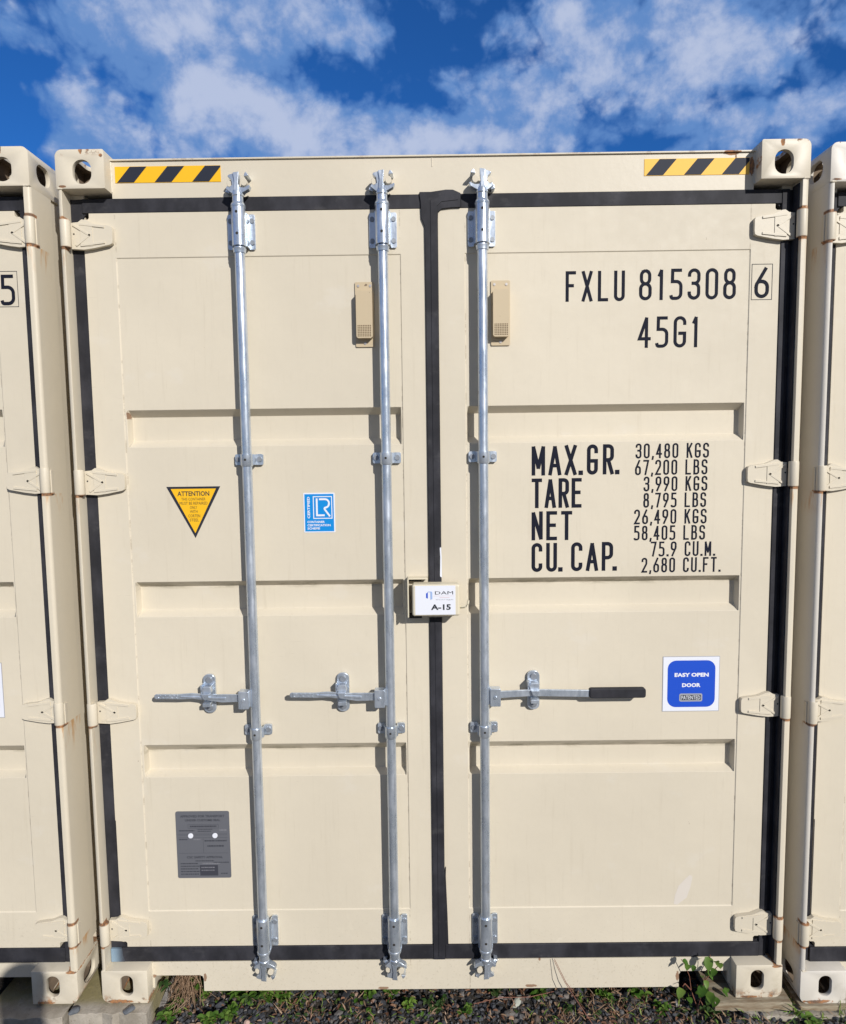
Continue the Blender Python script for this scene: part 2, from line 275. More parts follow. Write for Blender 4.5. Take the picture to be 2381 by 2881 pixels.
# ------------------------------------------------------------------ mesh helper
class MB:
    def __init__(s): s.v=[]; s.f=[]; s.m=[]; s.mats=[]
    def mi(s,k):
        if k not in s.mats: s.mats.append(k)
        return s.mats.index(k)
    def add(s,vs,fs,k):
        o=len(s.v); s.v+= [tuple(v) for v in vs]; i=s.mi(k)
        for f in fs: s.f.append(tuple(o+q for q in f)); s.m.append(i)
    def box(s,x0,x1,y0,y1,z0,z1,k):
        s.add([(x0,y0,z0),(x1,y0,z0),(x1,y1,z0),(x0,y1,z0),(x0,y0,z1),(x1,y0,z1),(x1,y1,z1),(x0,y1,z1)],
              [(0,3,2,1),(4,5,6,7),(0,1,5,4),(1,2,6,5),(2,3,7,6),(3,0,4,7)],k)
    def prism(s,pts,y0,y1,k):   # outline in x,z (counter-clockwise seen from the front), y0 front, y1 back
        a=sum(pts[i][0]*pts[(i+1)%len(pts)][1]-pts[(i+1)%len(pts)][0]*pts[i][1] for i in range(len(pts)))
        if a<0: pts=pts[::-1]
        n=len(pts); vs=[(p[0],y0,p[1]) for p in pts]+[(p[0],y1,p[1]) for p in pts]
        fs=[tuple(range(n)),tuple(range(2*n-1,n-1,-1))]+[(i+n,(i+1)%n+n,(i+1)%n,i) for i in range(n)]
        s.add(vs,fs,k)
    def flat(s,pts,y,k):
        a=sum(pts[i][0]*pts[(i+1)%len(pts)][1]-pts[(i+1)%len(pts)][0]*pts[i][1] for i in range(len(pts)))
        if a<0: pts=pts[::-1]
        s.add([(p[0],y,p[1]) for p in pts],[tuple(range(len(pts)))],k)
    def tube(s,path,rad,k,n=10,cap=True):
        path=[Vector(p) for p in path]; rr=rad if isinstance(rad,(list,tuple)) else [rad]*len(path)
        vs=[]; 
        for i,p in enumerate(path):
            d=(path[min(i+1,len(path)-1)]-path[max(i-1,0)]).normalized()
            a=Vector((1,0,0)) if abs(d.x)<.8 else Vector((0,0,1))
            u=d.cross(a).normalized(); w=d.cross(u).normalized()
            for j in range(n):
                t=2*math.pi*j/n; vs.append(p+u*math.cos(t)*rr[i]+w*math.sin(t)*rr[i])
        fs=[]
        for i in range(len(path)-1):
            for j in range(n):
                a=i*n+j; b=i*n+(j+1)%n; fs.append((a,a+n,b+n,b))
        if cap: fs.append(tuple(range(n))); fs.append(tuple(range(len(path)*n-1,len(path)*n-n-1,-1)))
        s.add(vs,fs,k)
    def lathe(s,x,y,prof,k,n=20):  # vertical axis; prof = [(z,r)] upwards
        s.tube([(x,y,p[0]) for p in prof],[p[1] for p in prof],k,n)
    def hexb(s,x,y,z,r,h,k,n=6):    # bolt head facing front
        a0=random.random()
        o=[(x+r*math.cos(a0+2*math.pi*i/n),z+r*math.sin(a0+2*math.pi*i/n)) for i in range(n)]; s.prism(o,y-h,y,k)
    def rbox(s,x0,x1,z0,z1,r,y0,y1,k,n=5):
        s.prism(rrect(x0,x1,z0,z1,r,n),y0,y1,k)
    def mesh(s,name):
        me=bpy.data.meshes.new(name); me.from_pydata(s.v,[],s.f)
        for k in s.mats: me.materials.append(M[k])
        me.polygons.foreach_set('material_index',s.m); me.update(); return me
    def build(s,name,parent=None,bevel=0,seg=2,smooth=True,angle=35,label=None):
        me=s.mesh(name)
        if smooth:
            me.polygons.foreach_set('use_smooth',[True]*len(me.polygons)); me.set_sharp_from_angle(angle=R_(angle))
        return link(name,me,parent,bevel,seg,label)
def rrect(x0,x1,z0,z1,r,n=5):
    o=[]
    for cx,cz,a in ((x1-r,z0+r,-90),(x1-r,z1-r,0),(x0+r,z1-r,90),(x0+r,z0+r,180)):
        for i in range(n+1):
            t=R_(a+90*i/n); o.append((cx+r*math.cos(t),cz+r*math.sin(t)))
    return o
def link(name,me,parent=None,bevel=0,seg=2,label=None):
    o=bpy.data.objects.new(name,me); col.objects.link(o)
    if parent: o.parent=parent
    if bevel:
        b=o.modifiers.new('bevel','BEVEL'); b.width=bevel; b.segments=seg; b.limit_method='ANGLE'; b.angle_limit=R_(32); b.harden_normals=True
    if label: o['label']=label
    return o
def thing(name,label,cat,loc=(0,0,0),group=None):
    o=bpy.data.objects.new(name,None); col.objects.link(o); o.location=loc; o.empty_display_size=.1
    o['label']=label; o['category']=cat
    if group: o['group']=group
    return o
def tag(o,label,cat,group=None):
    o['label']=label; o['category']=cat
    if group: o['group']=group
    return o

# ------------------------------------------------------------------ lettering
def fillet(pts,closed,R,n=7):
    out=[]; N_=len(pts)
    for i,p in enumerate(pts):
        P=Vector(p[:2]); r=(p[2] if len(p)>2 else 0)*R
        if r<=0 or (not closed and i in (0,N_-1)): out.append(P); continue
        A=Vector(pts[i-1][:2]); B=Vector(pts[(i+1)%N_][:2]); u=(A-P); w=(B-P); lu,lw=u.length,w.length; u/=lu; w/=lw
        ang=math.acos(max(-1,min(1,u.dot(w)))); d=min(r/math.tan(ang/2),lu*.999 if not closed else lu*.5+1e-6,lw)
        d=min(r/math.tan(ang/2),lu,lw); rr=d*math.tan(ang/2)
        c=P+(u+w).normalized()*(rr/math.sin(ang/2)); s0=P+u*d-c; s1=P+w*d-c
        a0=math.atan2(s0.y,s0.x); a1=math.atan2(s1.y,s1.x); da=(a1-a0+math.pi)%(2*math.pi)-math.pi
        for j in range(n+1):
            t=a0+da*j/n; out.append(c+Vector((math.cos(t),math.sin(t)))*rr)
    q=[out[0]]
    for p in out[1:]:
        if (p-q[-1]).length>4e-4: q.append(p)
    if closed and (q[0]-q[-1]).length<4e-4: q.pop()
    return q
def ribbon(mb,pts,closed,t,y,k,e0=.48,e1=.48):
    pts=[Vector(p) for p in pts]
    if not closed:
        for i in range(1,len(pts)-1):
            if (pts[i]-pts[i-1]).normalized().dot((pts[i+1]-pts[i]).normalized())<-.5:
                ribbon(mb,pts[:i+1],False,t,y,k,e0,.22); ribbon(mb,pts[i:],False,t,y-.00013,k,.22,e1); return
        a_=(pts[0]-pts[1]).normalized()*t*e0; b_=(pts[-1]-pts[-2]).normalized()*t*e1; pts[0]=pts[0]+a_; pts[-1]=pts[-1]+b_
    n=len(pts); L=[];Rr=[]
    for i,p in enumerate(pts):
        a=pts[i-1] if (i>0 or closed) else None; b=pts[(i+1)%n] if (i<n-1 or closed) else None
        d0=(p-a).normalized() if a is not None else None; d1=(b-p).normalized() if b is not None else None
        if d0 is None: d0=d1
        if d1 is None: d1=d0
        n0=Vector((-d0.y,d0.x)); n1=Vector((-d1.y,d1.x)); mm=(n0+n1)
        if mm.length<1e-4: mm=n0
        mm.normalize(); s=t/2/max(.42,mm.dot(n0)); L.append(p+mm*s); Rr.append(p-mm*s)
    vs=[(q.x,y-1.2e-5*i,q.y) for i,q in enumerate(L)]+[(q.x,y-1.2e-5*i,q.y) for i,q in enumerate(Rr)]; fs=[]
    for i in range(n if closed else n-1):
        j=(i+1)%n; fs.append((i,i+n,j+n,j))
    mb.add(vs,fs,k)
C1=True
GL={'0':[(C1,[(0,0,1),(1,0,1),(1,1,1),(0,1,1)])],
'1':[(0,[(.18,.84),(.60,1),(.60,0)])],
'2':[(0,[(0,.8),(0,1,1),(1,1,1),(1,.6,.6),(0,0),(1,0)])],
'3':[(0,[(0,.82),(0,1,1),(1,1,1),(1,.53,.9),(.4,.53)]),(0,[(.4,.53),(1,.53,1),(1,0,1),(0,0,1),(0,.18)])],
'4':[(0,[(.74,0),(.74,1),(0,.27),(1.04,.27)])],
'5':[(0,[(.92,1),(.10,1),(.08,.60),(1,.60,1),(1,0,1),(0,0,.7),(-.02,.06)])],
'6':[(0,[(.8,1),(0,.42,.8),(0,0,1),(1,0,1),(1,.55,1),(.08,.55,.7),(.0,.36)])],
'7':[(0,[(0,1),(1,1),(.35,0)])],
'8':[(C1,[(.06,.53,1),(.94,.53,1),(.94,1,1),(.06,1,1)]),(C1,[(0,0,1),(1,0,1),(1,.53,1),(0,.53,1)])],
'9':[(0,[(.2,0),(1,.58,.8),(1,1,1),(0,1,1),(0,.45,1),(.92,.45,.7),(1,.64)])],
'A':[(0,[(0,0),(.5,1),(1,0)]),(0,[(.2,.3),(.8,.3)])],
'B':[(0,[(0,.53),(0,1),(.92,1,1),(.92,.53,1),(0,.53)]),(0,[(0,.53),(1,.53,1),(1,0,1),(0,0),(0,.53)])],
'C':[(0,[(1,.8),(1,1,1),(0,1,1),(0,0,1),(1,0,1),(1,.2)])],
'E':[(0,[(.95,1),(0,1),(0,0),(.95,0)]),(0,[(0,.52),(.8,.52)])],
'F':[(0,[(.95,1),(0,1),(0,0)]),(0,[(0,.53),(.68,.53)])],
'G':[(0,[(1,.8),(1,1,1),(0,1,1),(0,0,1),(1,0,1),(1,.45),(.5,.45)])],
'K':[(0,[(0,0),(0,1)]),(0,[(.95,1),(.02,.40)]),(0,[(.36,.62),(1,0)])],
'L':[(0,[(0,1),(0,0),(.95,0)])],
'M':[(0,[(0,0),(0,1),(.5,.22),(1,1),(1,0)])],
'N':[(0,[(0,0),(0,1),(1,0),(1,1)])],
'P':[(0,[(0,0),(0,1),(1,1,1),(1,.45,1),(0,.45)])],
'R':[(0,[(0,0),(0,1),(1,1,1),(1,.48,1),(0,.48)]),(0,[(.5,.48),(1,0)])],
'S':[(0,[(1,.82),(1,1,1),(0,1,1),(0,.53,1),(1,.53,1),(1,0,1),(0,0,1),(0,.18)])],
'T':[(0,[(0,1),(1,1)]),(0,[(.5,1),(.5,0)])],
'U':[(0,[(0,1),(0,0,1),(1,0,1),(1,1)])],
'X':[(0,[(0,0),(1,1)]),(0,[(1,0),(0,1)])],
'.':[(0,[(.5,-.01),(.5,.06)])], ',':[(0,[(.75,.05),(.25,-.12)])]}
WD={'.':.28,',':.28,' ':.62,'1':.62,'M':1.12,'A':1.08}
def stroke_text(mb,text,x0,x1,z0,z1,t,y,k,gap=.42):
    tot=sum(WD.get(c,1) for c in text)+gap*(len(text)-1); u=(x1-x0)/tot; x=x0; H=z1-z0-t
    for c in text:
        w=WD.get(c,1)*u
        if c in GL:
            gw=w-t if w>t*1.5 else w*.5; ox=x+(w-gw)/2; yy=y
            tt=t
            if c=='.':
                cx_=x+w/2; mb.flat([(cx_-t*.62,z0),(cx_+t*.62,z0),(cx_+t*.62,z0+t*1.25),(cx_-t*.62,z0+t*1.25)],y,k); x+=0; 
            if c=='.': pts_all=[]; x+=w+gap*u; continue
            for cl,pts in GL[c]:
                if c in ',': P=[(ox+p[0]*gw,z0+t/2+p[1]*H) for p in pts]
                else: P=[(ox+p[0]*gw,z0+t/2+p[1]*H)+tuple(p[2:]) for p in pts]
                q=fillet(P,bool(cl),gw/2); ribbon(mb,q,bool(cl),tt,yy,k); yy-=.00012
        x+=w+gap*u
_fc={}
def font_text(mb,text,x0,x1,z0,z1,y,k,bold=0,rot=0):
    cu=bpy.data.curves.new('t','FONT'); cu.body=text; cu.size=1; cu.resolution_u=2; cu.offset=bold
    ob=bpy.data.objects.new('t',cu); col.objects.link(ob); dg=bpy.context.evaluated_depsgraph_get(); me=bpy.data.meshes.new_from_object(ob.evaluated_get(dg))
    vs=[v.co.copy() for v in me.vertices]; fs=[tuple(p.vertices) for p in me.polygons]
    bpy.data.objects.remove(ob); bpy.data.curves.remove(cu); bpy.data.meshes.remove(me)
    if rot: vs=[Vector((-v.y,v.x,0)) for v in vs]
    ax=min(v.x for v in vs); bx=max(v.x for v in vs); ay=min(v.y for v in vs); by=max(v.y for v in vs)
    mb.add([(x0+(v.x-ax)/(bx-ax)*(x1-x0),y,z0+(v.y-ay)/(by-ay)*(z1-z0)) for v in vs],fs,k)

# ================================================================== GROUND (setting)
GZ=-.085
def gz(x,y):
    sm=lambda t: max(0,min(1,t))**2*(3-2*max(0,min(1,t)))
    return GZ+noise.noise(Vector((x*9,y*9,0)))*.012+noise.noise(Vector((x*2,y*2,3)))*.014+.040*sm((x-.86)/.20)+.045*sm((-x-1.20)/.16)*sm((-y-.02)/.04)*sm((y+.9)/.4)
def ground():
    import bisect
    xs=[-400,-60,-15,-6,-3]+[-2.4+i*.03 for i in range(161)]+[3,6,15,60,400]
    ys=[-400,-60,-15,-6,-3,-1.5]+[-.8+i*.03 for i in range(61)]+[1.5,3,15,60,400]
    vs=[(x,y,gz(x,y) if abs(x)<2.5 and -.9<y<1.1 else GZ) for y in ys for x in xs]
    n=len(xs); fs=[(j*n+i,j*n+i+1,(j+1)*n+i+1,(j+1)*n+i) for j in range(len(ys)-1) for i in range(n-1)]
    b=MB(); b.add(vs,fs,'ground'); o=b.build('ground',angle=180); o['kind']='structure'
ground()

# ================================================================== CONTAINER
DY=.05   # face of the doors behind the front of the frame
def boolean_mesh(base,cuts):
    o=bpy.data.objects.new('a',base); col.objects.link(o); tmp=[]
    for c in cuts:
        q=bpy.data.objects.new('c',c); col.objects.link(q); tmp.append(q)
        md=o.modifiers.new('b','BOOLEAN'); md.operation='DIFFERENCE'; md.solver='EXACT'; md.object=q
    bv=o.modifiers.new('bv','BEVEL'); bv.width=.0025; bv.segments=2; bv.limit_method='ANGLE'; bv.angle_limit=R_(40)
    dg=bpy.context.evaluated_depsgraph_get(); me=bpy.data.meshes.new_from_object(o.evaluated_get(dg))
    for q in tmp+[o]: bpy.data.objects.remove(q)
    me.polygons.foreach_set('use_smooth',[True]*len(me.polygons)); me.set_sharp_from_angle(angle=R_(35))
    return me
def casting(side,top):
    # right-hand casting in its own frame, mirrored afterwards
    x1=1.219; x0=1.061 if top else 1.054; z0,z1=(2.828,2.95) if top else (0,.124)
    r=.022
    o=[]
    def arc(cx,cz,a,r):
        return [(cx+r*math.cos(R_(a+90*i/6)),cz+r*math.sin(R_(a+90*i/6))) for i in range(7)]
    if top: o=[(x0,z0),(x1,z0)]+arc(x1-r,z1-r,0,r)+arc(x0+.006,z1-.006,90,.006)
    else: o=[(x0,z0)]+arc(x1-r*1.3,z0+r*1.3,-90,r*1.3)+[(x1,z1),(x0,z1)]
    b=MB(); b.prism(o,0,.178,'frame'); base=b.mesh('corner_casting'); base.materials.append(M['castin'])
    c=MB(); c.box(x0+.016,x1-.014,.016,.162,z0+.014,z1-.014,'frame'); cm=c.mesh('c'); cm.materials.append(M['castin']); cm.polygons.foreach_set('material_index',[1]*6)
    d=MB()
    hx0,hx1=(1.103,1.164) if top else (1.107,1.153); hz0,hz1=(z0+.014,z0+.090) if top else (.028,.105)
    d.prism(rrect(hx0,hx1,hz0,hz1,(hx1-hx0)/2*.98,8),-.02,.05,'frame')
    e=MB(); vs=rrect(.045,.125,z0+.030,z0+.092,.028,6); n=len(vs)
    e.add([(x1-.04,p[0],p[1]) for p in vs]+[(x1+.03,p[0],p[1]) for p in vs],[tuple(range(n))[::-1],tuple(range(n,2*n))]+[(i,(i+1)%n,(i+1)%n+n,i+n) for i in range(n)],'frame')
    g=MB(); vs=rrect(x0+.045,x0+.115,.03,.150,.034,8); zc=(z1-.04,z1+.03) if top else (z0-.03,z0+.04)
    g.add([(p[0],p[1],zc[0]) for p in vs]+[(p[0],p[1],zc[1]) for p in vs],[tuple(range(n_:=len(vs)))[::-1],tuple(range(n_,2*n_))]+[(i,(i+1)%n_,(i+1)%n_+n_,i+n_) for i in range(n_)],'frame')
    me=boolean_mesh(base,[cm,d.mesh('d'),e.mesh('e'),g.mesh('g')])
    if side<0:
        bm=bmesh.new(); bm.from_mesh(me)
        for v in bm.verts: v.co.x=-v.co.x
        bmesh.ops.reverse_faces(bm,faces=bm.faces[:]); bm.to_mesh(me); bm.free()
        me.polygons.foreach_set('use_smooth',[True]*len(me.polygons)); me.set_sharp_from_angle(angle=R_(35))
    return me

def make_container():
    T=thing('shipping_container','x','shipping container')
    for top in (1,0):
        for s in (-1,1):
            me=casting(s,top); link('corner_casting',me,T)
            o=link('corner_casting',me,T); o.location=(0,12.19,0); o.scale=(1,-1,1)
    # corner posts
    for s in (-1,1):
        b=MB()
        pr=[]  # cross-section in x,y, outer edge rounded like a tube
        xi,xo=(1.196 if s>0 else 1.2034),1.219
        sec=[(xi,.001),(xo-.012,.001)]+[(xo-.012+.012*math.sin(R_(a)),.013-.012*math.cos(R_(a))) for a in range(15,91,15)]+[(xo,.125),(1.16,.125),(1.16,.060),(xi,.060)]
        zz=[.1235,2.8285]
        sec=[(s*p[0],p[1]) for p in sec]
        if s<0: sec=sec[::-1]
        n=len(sec); vs=[(p[0],p[1],z) for z in zz for p in sec]
        b.add(vs,[tuple(range(n))[::-1],tuple(range(n,2*n))]+[(i,(i+1)%n,(i+1)%n+n,i+n) for i in range(n)],'frame')
        post=b.build('corner_post',T,bevel=.0015)
        # collars of the hinge lugs welded on the post side
        for z0,z1 in ((2.652,2.735),(1.838,1.915),(1.032,1.105),(.219,.296)):
            q=MB(); xs=sorted((s*1.2192,s*1.2235)); q.box(xs[0],xs[1],.018,.034,z0-.008,z1-.004,'frame'); q.build('hinge_lug',post,bevel=.001)
    # top rail
    b=MB(); b.box(-1.0612,1.0612,DY,.12,2.8125,2.931,'frame'); b.box(-1.0612,1.0612,DY-.006,.13,2.9312,2.9365,'frame')
    b.box(-.0015,.0015,DY-.0015,DY,2.900,2.931,'frame')
    rail=b.build('top_rail',T,bevel=.0012)
    def tape(x0,x1,z0,z1,ym,first,cut=None):
        b=MB(); b.box(x0,x1,DY-.0016,DY+.0005,z0,z1,ym)
        w=x1-x0; h=z1-z0; y=DY-.0022; p=w*.343 if first else .104
        for i in range(3):
            a=x0+.006+i*.1245; sw=.056; sl=.044
            pts=[(a,z0+.001),(a+sw,z0+.001),(a+sw+sl,z1-.001),(a+sl,z1-.001)]
            if pts[2][0]>x1:
                pts=[(a,z0+.001),(a+sw,z0+.001),(x1,z0+.001+(x1-a-sw)/sl*h),(x1,z1-.001),(a+sl,z1-.001)]
            b.flat(pts,y,'navy')
        return b
    lb='hazard tape with black slanting stripes'
    # tapes sit on the rail face
    tape(-1.048,-.698,2.862,2.914,'yellow',1).build('warning_tape',rail,smooth=False,label='bright yellow '+lb)
    tape(.699,1.044,2.861,2.914,'yellow2',1).build('warning_tape',rail,smooth=False,label='faded yellow '+lb)
    random.seed(17)
    for s in (-1,1):
        for a,c2 in (((s*1.0605,DY-.0005,2.832),(s*1.0605,DY-.0005,2.930)),((s*1.0540,DY-.002,.022),(s*1.0540,DY-.002,.118)),((s*1.199,.0008,2.8282),(s*1.214,.0008,2.8282)),((s*1.199,.0008,.1238),(s*1.214,.0008,.1238))):
            A=Vector(a); B=Vector(c2); n=max(4,int((B-A).length/.004)); b=MB(); b.tube([A.lerp(B,i/n)+Vector((random.uniform(-1,1),0,random.uniform(-1,1)))*.0004 for i in range(n+1)],[random.uniform(.0020,.0034) for i in range(n+1)],'frame',8); b.build('weld_bead',T)
    # side walls, roof, floor, far end
    for s in (-1,1):
        b=MB(); pts=[]; y=.125; 
        while y<12.05:
            pts+=[(1.213,y),(1.213,y+.07),(1.180,y+.138),(1.180,y+.208)]; y+=.276
        pts.append((1.213,12.07))
        n=len(pts); vs=[(s*p[0],p[1],.16) for p in pts]+[(s*p[0],p[1],2.84) for p in pts]
        b.add(vs,[(i,i+1,i+1+n,i+n) if s>0 else (i,i+n,i+1+n,i+1) for i in range(n-1)],'side')
        b.build('side_wall',T,smooth=False)
        b=MB(); xs=sorted((s*1.165,s*1.214)); b.box(xs[0],xs[1],.179,12.0,.02,.1595,'side'); b.build('bottom_side_rail',T,bevel=.003)
        b=MB(); b.box(xs[0],xs[1],.179,12.0,2.8405,2.925,'side'); b.build('top_side_rail',T,bevel=.003)
    b=MB(); b.box(-1.164,1.164,.131,12.06,2.905,2.92,'side'); b.build('roof_panel',T)
    b=MB(); b.box(-1.163,1.163,.126,12.06,.135,.16,'wood'); b.build('floor',T)
    for i in range(6):
        b=MB(); b.box(-1.16,1.16,.5+i*.45,.545+i*.45,.03,.134,'side'); b.build('cross_member',T)
    b=MB(); b.box(-1.195,1.195,12.10,12.14,.05,2.90,'side'); b.build('end_wall',T)
    # door sill with the two notches
    xl0,xl1,xr0,xr1=-1.046,-.868,.868,1.044
    o=[(-1.0535,.020),(xl0-.001,.020),(xl0,.060),(xl0+.008,.068),(xl1-.014,.068),(xl1-.004,.064),(xl1,.054),(xl1,.006),(xr0,.006),(xr0,.056),(xr0+.008,.067),(xr1,.067),(xr1+.002,.020),(1.0535,.020),(1.0535,.1205),(-1.0535,.1205)]
    b=MB(); b.prism(o,DY-.004,DY+.008,'door')
    b.build('door_sill',T,bevel=.001)
    # ---------------- doors
    def door(x0,x1,px0,px1,gx0,gx1,label):
        R_x=[x0,px0-.0022,px0,gx0,gx0+.006,gx1-.005,gx1,px1,px1+.0022,x1]
        gz=[(.818,.834,.906,.937),(1.400,1.420,1.502,1.524),(1.991,2.014,2.094,2.117)]
        zs=[.178,.3138,.316]
        for g in gz: zs+=list(g)
        zs+=[2.6195,2.622,2.767]
        def dep(i,z):
            d=0.0
            if 2<=i<=7 and .3155<z<2.62: d=.0028
            if 4<=i<=5:
                for g in gz:
                    if g[1]-1e-4<=z<=g[2]+1e-4: d=.036
            return d
        bm=bmesh.new(); V=[[bm.verts.new((x,DY+dep(i,z),z)) for i,x in enumerate(R_x)] for z in zs]
        for j in range(len(zs)-1):
            for i in range(len(R_x)-1):
                bm.faces.new((V[j][i],V[j][i+1],V[j+1][i+1],V[j+1][i]))
        # thickness
        be=[e for e in bm.edges if e.is_boundary]; r=bmesh.ops.extrude_edge_only(bm,edges=be)
        nv=[v for v in r['geom'] if isinstance(v,bmesh.types.BMVert)]
        for v in nv: v.co.y=DY+.042
        ce=[]
        for e in bm.edges:
            a,c=e.verts
            if abs(a.co.y-c.co.y)>.02 and abs(a.co.x-c.co.x)<1e-6 and abs(a.co.z-c.co.z)<1e-6:
                outer=x0 if x0<-1 else x1
                if abs(a.co.x-outer)<1e-5 and (abs(a.co.z-.178)<1e-5 or abs(a.co.z-2.767)<1e-5): ce.append(e)
        bmesh.ops.bevel(bm,geom=ce,offset=.02,segments=5,affect='EDGES')
        bmesh.ops.recalc_face_normals(bm,faces=bm.faces[:])
        me=bpy.data.meshes.new('door'); bm.to_mesh(me); bm.free(); me.materials.append(M['door'])
        me.polygons.foreach_set('use_smooth',[True]*len(me.polygons)); me.set_sharp_from_angle(angle=R_(20))
        d=link('door',me,T,bevel=.0035,seg=3,label=label); d.modifiers['bevel'].angle_limit=R_(22)
        return d
    dl=door(-1.163,-.0262,-1.057,-.110,-1.050,-.114,'wide beige door with the weathered lower half and two locking bars')
    dr=door(.0172,1.155,.107,1.055,.109,1.051,'beige door with the black identification lettering')
    # gaskets
    def strip(b,x0,x1,z0,z1,y=DY+.002,th=.03,k='rubber'): b.box(x0,x1,y,y+th,z0,z1,k)
    b=MB(); strip(b,-1.2032,-1.163,.124,2.8125); strip(b,-1.163,-.026,2.767,2.8125,DY-.002); strip(b,-1.163,-.026,.124,.178,DY-.0055)
    g=b.build('door_gasket',dl,bevel=.002)
    b=MB(); b.box(-1.1625,-1.1605,DY-.001,DY+.03,.20,.66,'rubber'); b.build('loose_seal_edge',dl)
    b=MB()
    b.prism([(-1.201,.1255),(-1.150,.1255),(-1.158,.150),(-1.160,.176),(-1.201,.176)],DY-.0072,DY+.0015,'blue_rub'); b.build('faded_seal_patch',dl,bevel=.001,label='sun-bleached bluish corner of the seal')
    # fill-in corners
    def corner_fill(b,cx,cz,sx,sz,r=.02):
        pts=[(cx,cz)]+[(cx+sx*(r-r*math.sin(R_(a))),cz+sz*(r-r*math.cos(R_(a)))) for a in range(0,91,15)]
        b.prism(pts,DY+.004,DY+.03,'rubber')
    b=MB()
    for cx,cz,sx,sz,pr in ((-1.163,2.767,1,-1,dl),(-1.163,.178,1,1,dl)): corner_fill(b,cx,cz,sx,sz)
    b.build('gasket_corner',dl)
    b=MB()
    for cx,cz,sx,sz in ((1.155,2.767,-1,-1),(1.155,.178,-1,1)): corner_fill(b,cx,cz,sx,sz)
    b.build('gasket_corner',dr)
    b=MB(); strip(b,1.155,1.180,.124,2.8125,DY-.004); strip(b,1.180,1.1958,.124,2.8125,DY+.006); b.box(1.1915,1.1958,.016,DY+.005,.130,2.82,'rubber')  # last box: added dark strip, standing in for shade on the post's inner wall
    strip(b,.0935,1.155,2.767,2.8125,DY-.002); strip(b,.0172,1.155,.124,.178,DY-.0055)
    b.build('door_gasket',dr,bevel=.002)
    # centre seal with its folded cap
    b=MB()
    b.prism([(-.026,.123),(.017,.123),(.017,.20),(.017,2.72),(.0185,2.752),(.030,2.763),(.062,2.7665),(.093,2.7672),(.093,2.8130),(.068,2.824),(.045,2.8245),(-.005,2.818),(-.043,2.818),(-.043,2.807),(-.040,2.79),(-.038,2.735),(-.027,2.708),(-.026,2.5)],DY-.008,DY+.02,'rubber')
    b.prism([(-.008,.135),(.014,.135),(.014,2.770),(.03,2.785),(.085,2.790),(.085,2.808),(.02,2.806),(-.008,2.790)],DY-.0098,DY-.006,'rubber')
    c=b.build('centre_seal',dr,bevel=.004,seg=3)
    b=MB(); b.prism([(.0172,.1790),(.0290,.1790),(.0262,.30),(.0215,.44),(.0225,.475),(.0172,.45)],DY-.006,DY+.001,'rubber'); b.build('loose_seal_edge',dr)
    b=MB(); b.prism([(.012,1.634),(.017,1.636),(.0185,1.60),(.0185,1.53),(.012,1.535),(.0135,1.60)],DY-.0105,DY-.0085,'white'); b.build('paint_smear',dr,label='white paint smear on the rubber')
    # ---------------- hinges
    HZ=((2.647,2.736),(1.832,1.917),(1.026,1.107),(.214,.298))
    for s,d in ((-1,dl),(1,dr)):
        for z0,z1 in HZ:
            zc=(z0+z1)/2; H=(z1-z0)/2; b=MB()
            X=lambda x:s*x
            pts=[(1.196,zc-H),(1.190,zc-H*.99),(1.155,zc-H*1.04),(1.120,zc-H*.93),(1.070,zc-H*.70),(1.062,zc-H*.60),(1.060,zc-H*.35),(1.060,zc+H*.45),(1.063,zc+H*.60),(1.072,zc+H*.68),(1.120,zc+H*.82),(1.150,zc+H*1.12),(1.160,zc+H*1.14),(1.172,zc+H*.95),(1.196,zc+H*.90)]
            b.prism([(X(p[0]),p[1]) for p in pts],.033,.0485,'frame')
            b.prism([(X(p[0]),p[1]) for p in [(1.165,zc-H*.8),(1.125,zc-H*.78),(1.125,zc+H*.75),(1.165,zc+H*.8)]],.0310,.0335,'frame')
            # raised ribs of the forging
            for (a,c2,e,f) in ((1.188,zc+H*.75,1.132,zc-.002),(1.132,zc+.002,1.180,zc-H*.75),(1.165,zc+H*.80,1.085,zc+H*.58),(1.165,zc-H*.74,1.085,zc-H*.54)):
                dx,dz=e-a,f-c2; L=math.hypot(dx,dz); nx,nz=-dz/L*.0035,dx/L*.0035
                b.prism([(X(a+nx),c2+nz),(X(e+nx),f+nz),(X(e-nx),f-nz),(X(a-nx),c2-nz)],.0298,.0340,'frame')
            b.lathe(X(1.2045),.0135,[(z0,.0152),(z0+.004,.0162),(z1-.004,.0162),(z1,.0152)],'frame',18)
            b.hexb(X(1.187),.0332,zc+.004,.0030,.0006,'dark',8)
            b.build('hinge',d,bevel=.0018)
    # ---------------- locking bars
    RY=.012
    def cam_head(b,x,zt,sg,k,mir=1):   # sg +1 top, -1 bottom; zt end of the sleeve
        Z=lambda h: zt+sg*h
        ring=[(Z(0),.0235),(Z(.006),.0245),(Z(.013),.0215),(Z(.016),.0185),(Z(.034),.0175),(Z(.036),.0195),(Z(.046),.0185),(Z(.056),.015)]
        if sg<0: ring=ring[::-1]
        b.lathe(x,RY,ring,k,18)
        q=lambda pts,y0,y1: b.prism([(x+mir*p[0],Z(p[1])) for p in pts],y0,y1,k)
        q([(-.018,.044),(.016,.044),(.038,.056),(.043,.066),(.040,.069),(.024,.061),(.010,.062),(.004,.075),(.008,.104),(.004,.108),(-.013,.105),(-.026,.101),(-.029,.096),(-.017,.086),(-.015,.070),(-.024,.062),(-.032,.066),(-.036,.058)],RY-.010,RY+.012)
        q([(-.010,.050),(.006,.050),(.006,.078),(.009,.1085),(-.010,.106),(-.006,.08)],RY-.016,RY-.009)
